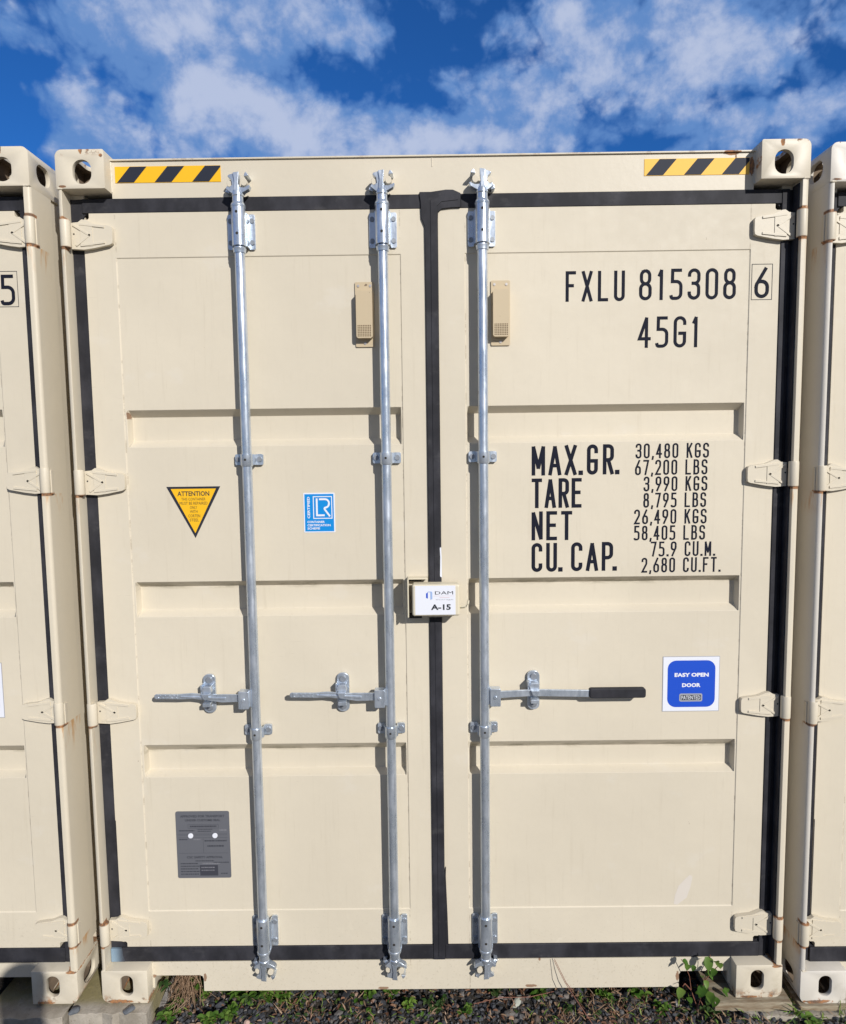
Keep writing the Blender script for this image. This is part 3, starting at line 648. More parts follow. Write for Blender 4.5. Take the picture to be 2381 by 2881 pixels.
    def keepers(par,x,zt,sg,mir=1):
        Z=lambda h: zt+sg*h
        def q(name,pts,y0,y1,k):
            b=MB(); b.prism([(x+mir*p[0],Z(p[1])) for p in pts],y0,y1,k); b.build(name,par,bevel=.0015)
        el=lambda cx,ch,rx,rh,n=12: [(cx+rx*math.cos(2*math.pi*i/n),ch+rh*math.sin(2*math.pi*i/n)) for i in range(n)]
        q('cam_keeper',el(.0225,.079,.0105,.0125),RY-.008,DY-.0003,'frame')
        q('cam_keeper',el(-.0250,.077,.0090,.0115),RY-.004,DY-.0003,'frame')
        q('keeper_tooth',[(.022,.098),(.038,.100),(.034,.107),(.028,.113),(.024,.106)],RY-.004,DY-.0003,'gal')
        q('keeper_tooth',[(-.044,.055),(-.030,.050),(-.028,.066),(-.038,.070)],RY+.010,DY-.0003,'gal')
    def bracket(par,x,z0,z1,sg):
        b=MB(); y=DY-.0075
        for s in (-1,1):
            xs=sorted((x+s*.0235,x+s*.0455)); b.rbox(xs[0],xs[1],z0,z1,.006,y,DY-.0005,'gal')
            xs=sorted((x+s*.0215,x+s*.0260)); b.box(xs[0],xs[1],RY+.005,y+.003,z0+.004,z1-.004,'gal')
            for zz in (z0+.022,z1-.022):
                b.hexb(x+s*.0355,y,zz,.0082,.004,'bolt',8)
        b.lathe(x,RY,[(z0+.002,.0225),(z1+.012,.0225)],'gal',24)
        for zz in (z0+.038,z1-.008): b.hexb(x-.001,RY-.0222,zz,.0048,.0008,'dark',7)
        b.build('bearing_bracket',par,bevel=.0012)
    def clamp(par,x,zc):
        b=MB(); y=DY-.006; h=.0185
        for s in (-1,1):
            xs=sorted((x+s*.022,x+s*.0480)); b.rbox(xs[0],xs[1],zc-h,zc+h,.006,y-.004,DY-.0005,'gal')
            xs=sorted((x+s*.0195,x+s*.0245)); b.box(xs[0],xs[1],RY+.002,y+.001,zc-h*.95,zc+h*.95,'gal')
            b.hexb(x+s*.0360,y-.004,zc+.001,.0092,.005,'bolt',8)
        b.lathe(x,RY,[(zc-h-.004,.0185),(zc-h,.0208),(zc+h,.0208)],'gal',22)
        b.hexb(x-.001,RY-.0205,zc,.0042,.0007,'dark',7)
        b.build('guide_clamp',par,bevel=.001)
    for bi,(x,mir) in enumerate(((-.6345,1),(-.165,1),(.1615,-1))):
        b=MB(); b.lathe(x,RY,[(.17,.0165),(.6,.0165),(1.2,.0165),(1.8,.0165),(2.3,.0165),(2.64,.0165)],'gal',24)
        b.lathe(x,RY,[(2.620,.0200),(2.626,.0205),(2.634,.0225)],'gal',20)
        bar=b.build('locking_bar',T)
        bracket(bar,x,2.640,2.754,1); bracket(bar,x,.184,.298,-1)
        clamp(bar,x,1.945); clamp(bar,x,.995)
        b=MB(); cam_head(b,x,2.764,1,'gal',mir); b.build('cam_head',bar,bevel=.001)
        b=MB(); cam_head(b,x,.190,-1,'gal',mir); b.build('cam_head',bar,bevel=.001)
        keepers(bar,x,2.764,1,mir)
        keepers(bar,x,.190,-1,mir)
    # ---------------- handles
    HY=.004
    def handle(x,dirn,long):
        s=dirn; X=lambda v:x+s*v
        b=MB()
        if not long:
            up=[(.030,.0125),(.115,.0130),(.165,.0100),(.215,.0135),(.262,.0080),(.342,.0090),(.348,.005)]
            lo=[(.348,-.004),(.342,-.0085),(.262,-.0100),(.215,-.0060),(.165,-.0100),(.115,-.0155),(.030,-.0125)]
            cz=lambda v:1.1225+.008*min(1,max(0,(v-.1)/.16))
            b.prism([(X(p[0]),cz(p[0])+p[1]) for p in up+lo],HY,HY+.008,'gal')
            b.prism([(X(p[0]),cz(p[0])+p[1]) for p in ((.10,.004),(.255,.003),(.255,-.002),(.10,-.004))],HY-.004,HY+.001,'gal')
            b.prism([(X(p[0]),cz(p[0])+p[1]) for p in ((.265,.0085),(.338,.0095),(.338,-.0065),(.265,-.008))],HY-.003,HY+.001,'gal')
            h=b.build('door_handle',T,bevel=.0015,label='flat steel handle with embossed end')
            q=MB()
            random.seed(3)
            for i in range(9): q.hexb(X(.270+i*.0078),HY-.0028,1.1315+.004*(1 if i%2 else -1),.0026,.0015,'gal',6)
            q.build('embossed_grip',h,bevel=.0004)
        else:
            pts=[(.018,.0105),(.060,.0100),(.150,.0140),(.200,.0145),(.362,.0105),(.362,-.0140),(.200,-.0095),(.150,-.0090),(.060,-.0140),(.018,-.0145)]
            b.prism([(X(p[0]),1.1270+p[1]) for p in pts],HY,HY+.009,'gal')
            h=b.build('door_handle',T,bevel=.0015,label='long steel handle with black rubber grip')
            q=MB(); q.rbox(X(.360),X(.5545),1.1100,1.1440,.009,HY-.007,HY+.015,'rubber'); q.build('handle_grip',h,bevel=.004,seg=3)
        # hub
        q=MB(); xs=sorted((X(.018),X(.054))); q.rbox(xs[0],xs[1],1.087,1.149,.004,HY-.012,HY+.020,'gal')
        xs=sorted((X(.000),X(.020))); q.box(xs[0],xs[1],HY-.004,HY+.020,1.092,1.152,'gal'); q.hexb(X(.036),HY-.012,1.119,.0065,.003,'gal',10)
        q.build('handle_hub',h,bevel=.0015)
        # keeper
        kx=X(.167) if not long else X(.1735); q=MB(); q.rbox(kx-.0215,kx+.0215,1.058,1.197,.019,DY-.011,DY-.0005,'gal',6)
        for zz in (1.079,1.177): q.hexb(kx,DY-.011,zz,.0120,.006,'bolt',10)
        q.prism([(kx-.0245,1.165),(kx-.0175,1.168),(kx-.0175,1.132),(kx-.0225,1.130)],HY+.010,DY-.008,'gal')
        q.prism([(kx-.012,1.162),(kx+.013,1.162),(kx+.016,1.142),(kx+.008,1.133),(kx-.014,1.137),(kx-.020,1.152)],HY+.004,DY-.010,'gal')
        q.prism([(kx-.015,1.141),(kx+.014,1.141),(kx+.010,1.126),(kx,1.119),(kx-.010,1.126)],HY-.012,HY-.001,'gal')
        q.prism([(kx-.014,1.106),(kx+.014,1.106),(kx+.014,1.092),(kx-.014,1.092)],HY-.002,DY-.010,'gal')
        q.build('handle_keeper',h,bevel=.0018)
    handle(-.6345,-1,False); handle(-.165,-1,False); handle(.1615,1,True)
    # ---------------- vents
    def vent(par,x0,z0):
        x1=x0+.064; z1=z0+.214; b=MB(); b.rbox(x0,x1,z0,z1,.004,DY-.0025,DY+.001,'vent')
        v=b.build('ventilator',par,bevel=.001)
        q=MB(); q.rbox(x0+.005,x1-.005,z0+.026,z1-.034,.008,DY-.028,DY-.0025,'vent'); q.build('vent_cover',v,bevel=.003,seg=3) if False else None
        q.prism([(x0+.0,0)]*0 or rrect(x0+.0049,x0+.0050,z0+.03,z0+.0301,.00001,1),DY-.003,DY-.0026,'vent') if False else None
        for i in range(8):
            for j in range(7):
                a=x0+.0095+i*.0058; c=z0+.031+j*.0056
                q.add([(a,DY-.0284,c),(a+.0036,DY-.0284,c),(a+.0036,DY-.0284,c+.0034),(a,DY-.0284,c+.0034)],[(0,1,2,3)],'brown')
        for (sx,sz) in ((x0+.012,z1-.013),(x1-.012,z1-.013),((x0+x1)/2,z0+.012)): q.hexb(sx,DY-.0024,sz,.0045,.002,'screw',8)
        o=q.build('grille_cover',v)
    vent(dl,-.263,2.318); vent(dr,.192,2.317)
    # ---------------- lock box
    b=MB(); b.box(-.084,.077,-.028,.030,1.411,1.519,'boxp')
    L=b.build('lock_box',T,bevel=.008,seg=4,label='cream steel lock box welded over the door joint')
    b=MB(); b.box(-.1000,-.0955,-.020,DY-.0005,1.405,1.534,'boxp'); b.box(-.0955,-.030,.012,DY-.0005,1.5295,1.534,'boxp')
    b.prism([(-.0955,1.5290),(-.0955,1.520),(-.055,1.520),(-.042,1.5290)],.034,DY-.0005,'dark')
    b.build('lock_bracket',L,bevel=.001)
    b=MB(); b.prism([(-.050,1.4105),(.070,1.4105),(.060,1.400),(.035,1.396),(-.05,1.396)],.022,.046,'frame'); b.prism([(-.098,1.4105),(-.052,1.4105),(-.052,1.398),(-.098,1.398)],.0,.030,'dark'); b.build('hasp_plate',L,bevel=.001)
    b=MB(); b.tube([(.070,-.010,1.440),(.086,-.016,1.4405),(.098,-.018,1.443),(.104,-.018,1.450),(.1055,-.018,1.462)],.0042,'boxp',8); b.box(.074,.094,-.010,-.004,1.430,1.440,'boxp'); b.build('lock_pin',L)
    b=MB(); y=-.0286; b.box(-.074,.062,y,-.0275,1.4165,1.5155,'white'); y2=y-.0004
    font_text(b,'DAM',-.007,.054,1.4855,1.4965,y2,'ink2'); b.flat([(-.012,1.4800),(.058,1.4800),(.058,1.4807),(-.012,1.4807)],y2,'pink')
    font_text(b,'Storage',-.004,.054,1.4650,1.4705,y2,'grey')
    b.flat([(.008,1.4742),(.042,1.4742),(.042,1.4755),(.008,1.4755)],y2,'pink')
    font_text(b,'A-15',-.021,.046,1.4325,1.4520,y2,'ink2',bold=.035)
    b.flat([(-.037,1.474),(-.031,1.472),(-.031,1.494),(-.037,1.489)],y2,'blue'); b.flat([(-.031,1.4935),(-.031,1.496),(-.019,1.496),(-.016,1.493),(-.016,1.470),(-.0225,1.468),(-.0225,1.4935)],y2-.0002,'blue2')
    b.build('unit_label',L,smooth=False,label='white storage unit label reading A-15')
    # ---------------- stickers and plates
    PY=DY+.0028-.0006
    b=MB(); b.flat([(-.926,1.855),(-.740,1.855),(-.832,1.677)],PY-.0004,'navy'); b.flat([(-.911,1.8475),(-.755,1.8475),(-.832,1.694)],PY-.0008,'yellow')
    y=PY-.0012
    for t,cx,w,z0,h in (('ATTENTION',-.8335,.110,1.8225,.0165),('THIS CONTAINER',-.834,.083,1.8070,.0095),('MUST BE REPAIRED',-.834,.096,1.7925,.0100),('ONLY',-.8345,.025,1.7780,.0100),('WITH',-.8345,.026,1.7640,.0095),('CORTEN',-.8335,.041,1.7490,.0100),('STEEL',-.8335,.032,1.7345,.0100)):
        font_text(b,t,cx-w/2,cx+w/2,z0,z0+h,y,'ink2' if h>.012 else 'yink',bold=.02 if h>.012 else 0)
    b.build('warning_sticker',dl,smooth=False,label='yellow triangular attention sticker')
    b=MB(); b.rbox(-.4555,-.3475,1.691,1.828,.002,PY-.0006,PY+.0004,'white'); b.flat([(-.4515,1.695),(-.3515,1.695),(-.3515,1.824),(-.4515,1.824)],PY-.0010,'cyan')
    y=PY-.0014
    fr=[Vector(p) for p in ((-.421,1.740),(-.3580,1.740),(-.3580,1.815),(-.421,1.815))]; ribbon(b,fr,True,.003,y,'white')
    for cl,pts in ((0,[(-.4095,1.806),(-.4095,1.7505),(-.386,1.7505)]),(0,[(-.3985,1.806),(-.3675,1.806,1),(-.3675,1.777,1),(-.387,1.777,.3),(-.3665,1.749)])):
        ribbon(b,fillet([tuple(p) for p in pts],False,.0135),False,.0062,y-.0002,'white'); y-=.0001
    font_text(b,'CERTIFIED',-.4425,-.4335,1.740,1.815,y,'white',bold=.03,rot=1)
    for t,z,w in (('CONTAINER',1.7240,.060),('CERTIFICATION',1.7125,.080),('SCHEME',1.7015,.043)): font_text(b,t,-.4435,-.4435+w,z,z+.0075,y,'white',bold=.03)
    b.build('certification_sticker',dl,smooth=False,label='small light blue certification sticker')
    b=MB(); b.box(.7905,.9905,PY-.0005,PY+.0004,1.040,1.2385,'grey'); b.flat([(.7925,1.042),(.9885,1.042),(.9885,1.2365),(.7925,1.2365)],PY-.0009,'white')
    b.flat(rrect(.8080,.9750,1.0560,1.2240,.030,8),PY-.0013,'blue'); y=PY-.0017
    font_text(b,'EASY OPEN',.8320,.9520,1.1650,1.1795,y,'white',bold=.05); font_text(b,'DOOR',.8590,.9240,1.1280,1.1425,y,'white',bold=.05)
    b.flat(rrect(.850,.931,1.0760,1.1050,.006,4),y,'grey'); b.flat(rrect(.855,.926,1.0810,1.1000,.003,4),y-.0003,'plateline'); font_text(b,'PATENTED',.8575,.9235,1.0835,1.0975,y-.0006,'white')
    b.build('door_sticker',dr,smooth=False,label='blue rounded sticker on white square reading easy open door')
    # data plate
    b=MB(); b.rbox(-.9455,-.7535,.440,.6905,.006,PY-.0025,PY+.0004,'plate'); y=PY-.0029; k='plateline'
    font_text(b,'APPROVED FOR TRANSPORT',-.929,-.770,.6685,.6775,y,k,bold=.03); font_text(b,'UNDER CUSTOMS SEAL',-.912,-.785,.6540,.6625,y,k,bold=.03)
    fr=[Vector(p) for p in ((-.902,.628),(-.793,.628),(-.793,.642),(-.902,.642))]; ribbon(b,fr,True,.0009,y,k)
    font_text(b,'CSC SAFETY APPROVAL',-.911,-.781,.5145,.5230,y,k,bold=.03)
    random.seed(11)
    def bars(x0,x1,z,h=.004,kk=k):
        x=x0
        while x<x1-.002:
            w=min(random.uniform(.003,.009),x1-x); b.flat([(x,z),(x+w,z),(x+w,z+h),(x,z+h)],y,kk); x+=w+.0016
    bars(-.895,-.80,.632,.006); bars(-.935,-.88,.617); bars(-.868,-.815,.622,.003); bars(-.868,-.82,.615,.003); bars(-.790,-.762,.618,.005,'platelite')
    for z in (.606,.602,.592,.534): b.flat([(-.938,z),(-.762,z),(-.762,z+.0008),(-.938,z+.0008)],y,k)
    b.flat([(-.850,.534),(-.8492,.534),(-.8492,.592),(-.850,.592)],y,k)
    bars(-.936,-.905,.584); bars(-.884,-.860,.584,.004,'platelite'); bars(-.845,-.765,.578,.005); bars(-.835,-.775,.558,.006)
    bars(-.88,-.815,.503,.004); bars(-.815,-.76,.497)
    for i,z in enumerate((.493,.483,.473,.463,.453)): bars(-.934,-.870+.01*(i%2),z,.0042); 
    b.flat([(-.865,.449),(-.800,.449),(-.800,.489),(-.865,.489)],y+.0002,k); bars(-.86,-.81,.478,.004,'platelite'); bars(-.86,-.81,.468,.003,'platelite'); bars(-.79,-.765,.455); bars(-.855,-.79,.493,.004,'platelite')
    pl=b.build('data_plate',dl,smooth=False,label='grey metal data plate with two white rivets')
    for rx in (-.8935,-.8060):
        q=MB(); q.hexb(rx,PY-.0025,.6005,.0095,.003,'white',14); q.build('rivet',pl,bevel=.001)
    return T,dl,dr

T,DL,DR=make_container()
T['label']='central beige high container with three galvanised locking bars and number FXLU 815308 6'
T['group']='beige shipping containers standing side by side'
# copies for the neighbours
def children(o): return [c for c in scn.objects if c.parent==o]
def copy_tree(o,parent=None):
    c=o.copy(); col.objects.link(c); c.parent=parent
    for ch in children(o): copy_tree(ch,c)
    return c
SKIP=()
TLc=copy_tree(T); TLc.location=(-2.519,-.010,.008); TLc['label']='beige container cut by the photo edge, boxed 5 on its door, shadowed lower corner'
TRc=copy_tree(T); TRc.location=(2.497,-.010,-.016); TRc['label']='beige container whose whitish hinge post stands beside the 6 in a box'
for root in (TLc,TRc):
    for c in children(root):
        for g in children(c):
            if g.name.startswith('faded_seal_patch'): bpy.data.objects.remove(g)
for c in children(TRc):
    if c.name.startswith(('corner_post','corner_casting')):
        c.material_slots[0].link='OBJECT'; c.material_slots[0].material=M['chalk']
bpy.context.view_layer.update()

# lettering of the centre container (flat paint on the door)
LY=DY+.0028-.0006
def lettering(items,name,par,label=None):
    b=MB()
    for it in items: stroke_text(b,*it)
    o=b.build(name,par,smooth=False,label=label); return o
lettering([('FXLU',.443,.641,2.459,2.559,.0106,LY,'ink',.50)],'owner_code_lettering',DR,'painted letters FXLU')
lettering([('815308',.689,1.012,2.4605,2.5625,.0106,LY,'ink',.42)],'serial_number_lettering',DR,'painted number 815308')
lettering([('45G1',.687,.893,2.3035,2.407,.0106,LY,'ink',.42)],'type_code_lettering',DR,'painted code 45G1')
def boxed(par,ch,dx):
    b=MB(); ribbon(b,[Vector(p) for p in ((1.063+dx,2.457),(1.131+dx,2.457),(1.131+dx,2.5725),(1.063+dx,2.5725))],True,.0018,DY-.0006,'ink2')
    stroke_text(b,ch,1.073+dx,1.121+dx,2.462,2.562,.0112,DY-.0008,'ink')
    return b.build('check_digit',par,smooth=False,label='boxed digit '+ch)
boxed(DR,'6',0)
wl=[('MAX.',.330,.512),('GR.',.500,.630)]
T_=.0124
lettering([('MAX',.330,.484,1.878,1.981,T_,LY,'ink',.28),('.',.488,.508,1.878,1.981,T_,LY,'ink'),('GR',.519,.611,1.879,1.982,T_,LY,'ink',.45),('.',.613,.633,1.879,1.982,T_,LY,'ink')],'weight_heading_lettering',DR,'bold painted MAX. GR.')
lettering([('TARE',.330,.503,1.766,1.868,T_,LY,'ink',.25)],'weight_heading_lettering',DR,'bold painted TARE')
lettering([('NET',.330,.470,1.654,1.755,T_,LY,'ink',.32)],'weight_heading_lettering',DR,'bold painted NET')
lettering([('CU',.330,.418,1.544,1.645,T_,LY,'ink',.36),('.',.420,.440,1.544,1.645,T_,LY,'ink'),('CAP',.467,.612,1.545,1.646,T_,LY,'ink',.32),('.',.607,.629,1.545,1.646,T_,LY,'ink')],'weight_heading_lettering',DR,'bold painted CU. CAP.')
rows=[('30,480 KGS',.685,.935,1.932,1.983),('67,200 LBS',.684,.931,1.875,1.927),('3,990 KGS',.714,.932,1.819,1.870),('8,795 LBS',.714,.929,1.763,1.814),('26,490 KGS',.683,.932,1.706,1.757),('58,405 LBS',.683,.928,1.650,1.701),('75.9 CU.M.',.742,.964,1.593,1.645),('2,680 CU.FT.',.711,.984,1.537,1.589)]
for t,a,c,z0,z1 in rows: lettering([(t,a,c,z0,z1,.0060,LY,'ink',.40)],'weight_figure_lettering',DR,'thin painted line '+t)
# neighbour's check digit
ldr=[c for c in children(TLc) if c.name.startswith('door.')or c.name=='door']
ldr=[c for c in ldr if any(g.name.startswith('door_sticker') for g in children(c))]
o=boxed(ldr[0],'5',-.0)
# scuff on the right door
b=MB(); b.flat([(.846,.322),(.858,.318),(.892,.345),(.905,.385),(.912,.425),(.902,.432),(.884,.415),(.862,.390),(.850,.355)],LY,'scuff') if 'scuff' in M else None
M['scuff']=mat('pale_scuffed_paint',(.615,.565,.50),.6)
b=MB(); b.flat([(.846,.322),(.858,.318),(.892,.345),(.905,.385),(.912,.425),(.902,.432),(.884,.415),(.862,.390),(.850,.355)],LY+.0003,'scuff'); b.build('paint_scuff',DR,smooth=False,label='pale scuff mark near the bottom')

# ================================================================== SLABS, BOARDS
def slab(name,x0,x1,y0,y1,z0,z1,k,label,cat,seed,rag=.006,group=None):
    random.seed(seed); b=MB(); n=max(6,int((x1-x0)/.02)); m_=max(3,int((y1-y0)/.06)); 
    X=[x0+(x1-x0)*i/n for i in range(n+1)]; Y=[y0+(y1-y0)*j/m_ for j in range(m_+1)]
    top=[]; 
    for j,y in enumerate(Y):
        for i,x in enumerate(X):
            yy=y-(random.random()*rag if j==0 else 0); top.append((x+(random.uniform(-rag,rag)*.5 if i in(0,n) else 0),yy,z1-(random.random()*rag*.4 if j==0 else 0)))
    fs=[(j*(n+1)+i,j*(n+1)+i+1,(j+1)*(n+1)+i+1,(j+1)*(n+1)+i) for j in range(m_) for i in range(n)]
    o0=len(top); low=[(top[i][0],top[i][1]-random.uniform(-.002,.008),z0) for i in range(n+1)]
    vs=top+low; fs+=[(i,o0+i,o0+i+1,i+1)[::-1] and (o0+i,o0+i+1,i+1,i) for i in range(n)]
    o1=len(vs); vs+=[(X[0],Y[-1],z0),(X[-1],Y[-1],z0)]
    fs.append((o0,0)+tuple(j*(n+1) for j in range(1,m_+1))+(o1,)); fs.append((o0+n,o1+1)+tuple(j*(n+1)+n for j in range(m_,-1,-1)))
    b.add(vs,fs,k); o=b.build(name,bevel=.002); tag(o,label,cat,group); return o
slab('concrete_slab',-1.325,-1.043,-.038,.55,-.075,-.001,'conc','pale mossy concrete slab under the lower corner below the grey data plate','concrete slab',1,.008)
slab('concrete_slab',-1.62,-1.335,-.055,.5,-.085,-.002,'conc','shadowed concrete slab under the container with the boxed 5','concrete slab',2,.008)
slab('timber_block',.972,1.245,-.018,.42,-.028,-.001,'wood','flat weathered timber block under the casting beside the vine','timber block',3,.004)
slab('kerb_slab',1.075,1.60,-.040,.6,-.070,-.033,'conc','low rough concrete slab beneath the timber block and the container with the whitish post','concrete slab',4,.006)
slab('timber_packer',1.275,1.46,-.018,.4,-.0295,-.0165,'wood','thin timber packer under the casting with the whitish post','timber block',5,.003)
b=MB(); b.add([(-1.052,.045,-.090),(-1.022,.04,-.088),(-.952,.42,.045),(-.99,.42,.045),(-1.052,.045,-.078),(-1.022,.04,-.076),(-.952,.42,.058),(-.99,.42,.058)],[(0,3,2,1),(4,5,6,7),(0,1,5,4),(1,2,6,5),(2,3,7,6),(3,0,4,7)],'gwood')
tag(b.build('grey_board',bevel=.002),'weathered grey board leaning back inside the notch with dry grass','board')
def rock(name,p,s,label,k='stone',seed=0,group=None):
    random.seed(seed); bm=bmesh.new(); bmesh.ops.create_icosphere(bm,subdivisions=2,radius=1)
    for v in bm.verts:
        f=1+.28*noise.noise(v.co*1.3+Vector((seed,0,0))); v.co=Vector((v.co.x*s[0]*f,v.co.y*s[1]*f,v.co.z*s[2]*f))
    me=bpy.data.meshes.new(name); bm.to_mesh(me); bm.free(); me.materials.append(M[k]); o=link(name,me); o.location=p; o.rotation_euler=(0,random.uniform(-.4,.4),random.random()); tag(o,label,'stone',group)
M['slate']=mat('dark_slate',(.10,.11,.125),.7); M['rubble']=mat('pinkish_stone',(.42,.29,.24),.8); M['palestone']=mat('pale_stone',(.36,.38,.33),.8)
rock('stone_chip',(-1.108,-.036,.006),(.022,.012,.007),'dark slate chip on the pale slab under the casting below the data plate','slate',3)
rock('stone_chip',(-1.300,-.040,.008),(.020,.012,.009),'dark slate chip in the gap between slabs near the rusty casting corner','slate',5)
rock('pebble',(-.700,-.005,GZ+.012),(.012,.011,.009),'round pinkish pebble on the dark gravel below the bar beside the data plate','rubble',6)
rock('pebble',(.28,.075,GZ+.012),(.028,.014,.010),'long pale stone lying in the gravel under the right door','palestone',8)

# ================================================================== GRAVEL
def gravel():
    random.seed(21); base=[]
    bm=bmesh.new(); bmesh.ops.create_icosphere(bm,subdivisions=1,radius=1); bv=[v.co.copy() for v in bm.verts]; bf=[tuple(v.index for v in f.verts) for f in bm.faces]; bm.free()
    vs=[];fs=[]
    for i in range(9500):
        near=i<6500
        x=random.uniform(-1.65,1.65); y=random.uniform(-.14,.22) if near else random.uniform(-.5,.75)
        r=random.choice((.0035,.0045,.006,.007,.008,.010)) * random.uniform(.8,1.25)
        if random.random()<.05: r*=1.7
        sx,sy,sz=random.uniform(.8,1.4),random.uniform(.7,1.2),random.uniform(.5,.9)
        rot=Matrix.Rotation(random.random()*6.3,3,'Z')@Matrix.Rotation(random.uniform(-.6,.6),3,'X')
        p=Vector((x,y,gz(x,y)+r*.35)); o=len(vs)
        for v in bv:
            j=1+random.uniform(-.22,.22); q=rot@Vector((v.x*sx*j,v.y*sy*j,v.z*sz*j))*r+p; vs.append(tuple(q))
        fs+=[tuple(o+k for k in f) for f in bf]
    me=bpy.data.meshes.new('gravel'); me.from_pydata(vs,[],fs); me.materials.append(M['stone']); o=link('gravel',me); o['kind']='stuff'
    o['label']='dark loose gravel below the container sill'; o['category']='gravel'
gravel()

# ================================================================== PLANTS
def leaf(mb,p,d,L,W,k,droop=.3,fold=.25,seed=0,shape=0):
    d=d.normalized(); side=d.cross(Vector((0,0,1)))
    if side.length<.05: side=Vector((1,0,0))
    side.normalize(); up_=side.cross(d).normalized(); n=5
    prof=[0,.75,1,.8,.38,0] if shape==0 else [0,.9,1,.95,.7,0]
    vs=[];
    for i in range(n+1):
        t=i/n; c=p+d*L*t-Vector((0,0,1))*droop*L*t*t; w=W*.5*prof[i]
        vs+=[c+side*w+up_*w*fold*2,c,c-side*w+up_*w*fold*2]
    fs=[]
    for i in range(n):
        a=i*3; fs+=[(a,a+1,a+4,a+3),(a+1,a+2,a+5,a+4)]
    mb.add(vs,fs,k)
def rv(a=1,zmin=0,zmax=1):
    t=random.random()*6.283; return Vector((math.cos(t)*a,math.sin(t)*a,random.uniform(zmin,zmax)))
def weed(name,p,nst,H,L,W,label,seed,k='leaf',grp=None,shape=0,spread=.5):
    random.seed(seed); T=thing(name,label,'weed',p,grp); st=MB(); lf=MB()
    for i in range(nst):
        d=rv(spread,.7,1).normalized(); h=H*random.uniform(.5,1); pts=[Vector((random.uniform(-1,1)*.008,random.uniform(-1,1)*.008,-.01))]
        for j in range(4): pts.append(pts[-1]+(d+rv(.25,-.1,.2))*h/4)
        st.tube(pts,[.0016,.0014,.0012,.001,.0007],'stem',5)
        for j,q in enumerate(pts[1:]):
            for s in range(2 if j<3 else 3):
                leaf(lf,q,rv(1,.0,.55),L*random.uniform(.45,.95),W*random.uniform(.55,.95),k,random.uniform(.1,.5),.2,shape=shape)
    st.build('stem',T); lf.build('leaves',T); return T
def tuft(name,p,n,H,label,seed,k='grass',grp=None,spread=.6,w=.0035,cat='grass tuft'):
    random.seed(seed); b=MB()
    for i in range(n):
        q=Vector((random.gauss(0,.014),random.gauss(0,.012),-.01)); d=rv(spread,.6,1.1).normalized(); h=H*random.uniform(.45,1.1); cv=rv(.6,-.5,0)
        sd=d.cross(rv(1,0,.1)).normalized()*w*random.uniform(.5,1); pts=[]
        for j in range(5):
            t=j/4; c=q+d*h*t+cv*h*.55*t*t; ww=(1-t)**.7; pts+=[c-sd*ww,c+sd*ww]
        b.add(pts,[(j*2,j*2+1,j*2+3,j*2+2) for j in range(4)],k)
    o=b.build(name); o.location=p; tag(o,label,cat,grp); return o
g0=GZ+.005
# the weeds one can tell apart, by where they grow
W_=[(-.985,.015,3,.07,.040,.030,'bright leafy weed at the notch edge beside the grey board','leaf',1),
(-.965,.12,4,.15,.045,.024,'tall dark leaved weed filling the notch edge beside the dry grass','leaf2',0),
(-.890,.12,6,.13,.042,.024,'glossy weed rising at the inner side of the notch with dry grass','leaf',0),
(-.840,.02,5,.045,.030,.026,'bright round leaved clover in front of the notch with dry grass','leaf',1),
(-.775,.035,5,.040,.030,.026,'yellowish clover patch just below the data plate','leaf',1),
(-.745,.11,4,.07,.050,.026,'broad pointed leaves between data plate and first locking bar','leaf',0),
(-.690,.10,3,.075,.055,.022,'upright green leaf pair just left of the first locking bar foot','leaf2',0),
(-.655,.10,5,.115,.040,.022,'leafy weed reaching up to the foot of the first locking bar','leaf',0),
(-.600,.11,4,.06,.034,.020,'small weed to the right of the first locking bar foot','leaf',0),
(-.265,.12,4,.05,.028,.022,'low clover near the foot of the second locking bar','leaf',1),
(-.185,.13,4,.045,.028,.022,'clover sprigs right below the second locking bar','leaf',1),
(-.125,.06,4,.05,.026,.018,'small pale weed on the gravel between second bar and centre seal','grass',0),
(-.020,.06,5,.055,.030,.020,'bushy weed on the gravel below the centre seal','leaf2',0),
(.085,.03,5,.045,.026,.018,'sprawling weed just left of the third locking bar foot','leaf',0),
(.205,.12,3,.05,.034,.024,'weed with round grey green leaves right of the third locking bar foot','leaf2',1),
(.36,.11,4,.05,.032,.022,'weed below the dangling twigs','leaf',0),
(.47,.04,4,.04,.028,.020,'weed sprigs midway along the right door','leaf2',0),
(.61,.10,4,.045,.030,.022,'green weed under the sill below the pale scuff','leaf',1),
(.735,.115,4,.055,.034,.024,'leafy sprig just left of the notch with the vine','leaf',1),
(.80,.03,4,.045,.028,.020,'bright weed low in front of the notch with the vine','leaf',0),
(.955,.0,5,.045,.028,.020,'small weed at the left end of the timber block','leaf2',0),
(1.285,-.09,5,.05,.032,.026,'bright clover in front of the slab below the whitish post','leaf',1)]
for i,(x,y,n,H,L,W,lab,k,sh) in enumerate(W_):
    weed('weed',(x,y,gz(x,y)+.004),n,H,L,W,lab,100+i,k,None,sh)
for i,(x,y,n,H,lab,k) in enumerate([(-.560,.09,16,.12,'fine green grass tuft right of the first locking bar foot','grass'),
 (-.585,.04,12,.055,'yellowing grass tuft on the gravel right of the first locking bar','dry'),
 (.02,.01,10,.05,'dry grass tuft on the gravel below the centre seal','dry'),
 (.44,.0,18,.055,'dry straw tuft at the photo bottom under the right door','dry'),
 (.57,.03,20,.06,'brown dry tuft below the right door middle','dry'),
 (.655,.02,18,.06,'upright dry straw tuft left of the notch with the vine','dry'),
 (.30,-.02,12,.05,'dry blades in the gravel right of the third bar foot','dry')]):
    tuft('grass_tuft',(x,y,gz(x,y)+.004),n,H,lab,200+i,k)
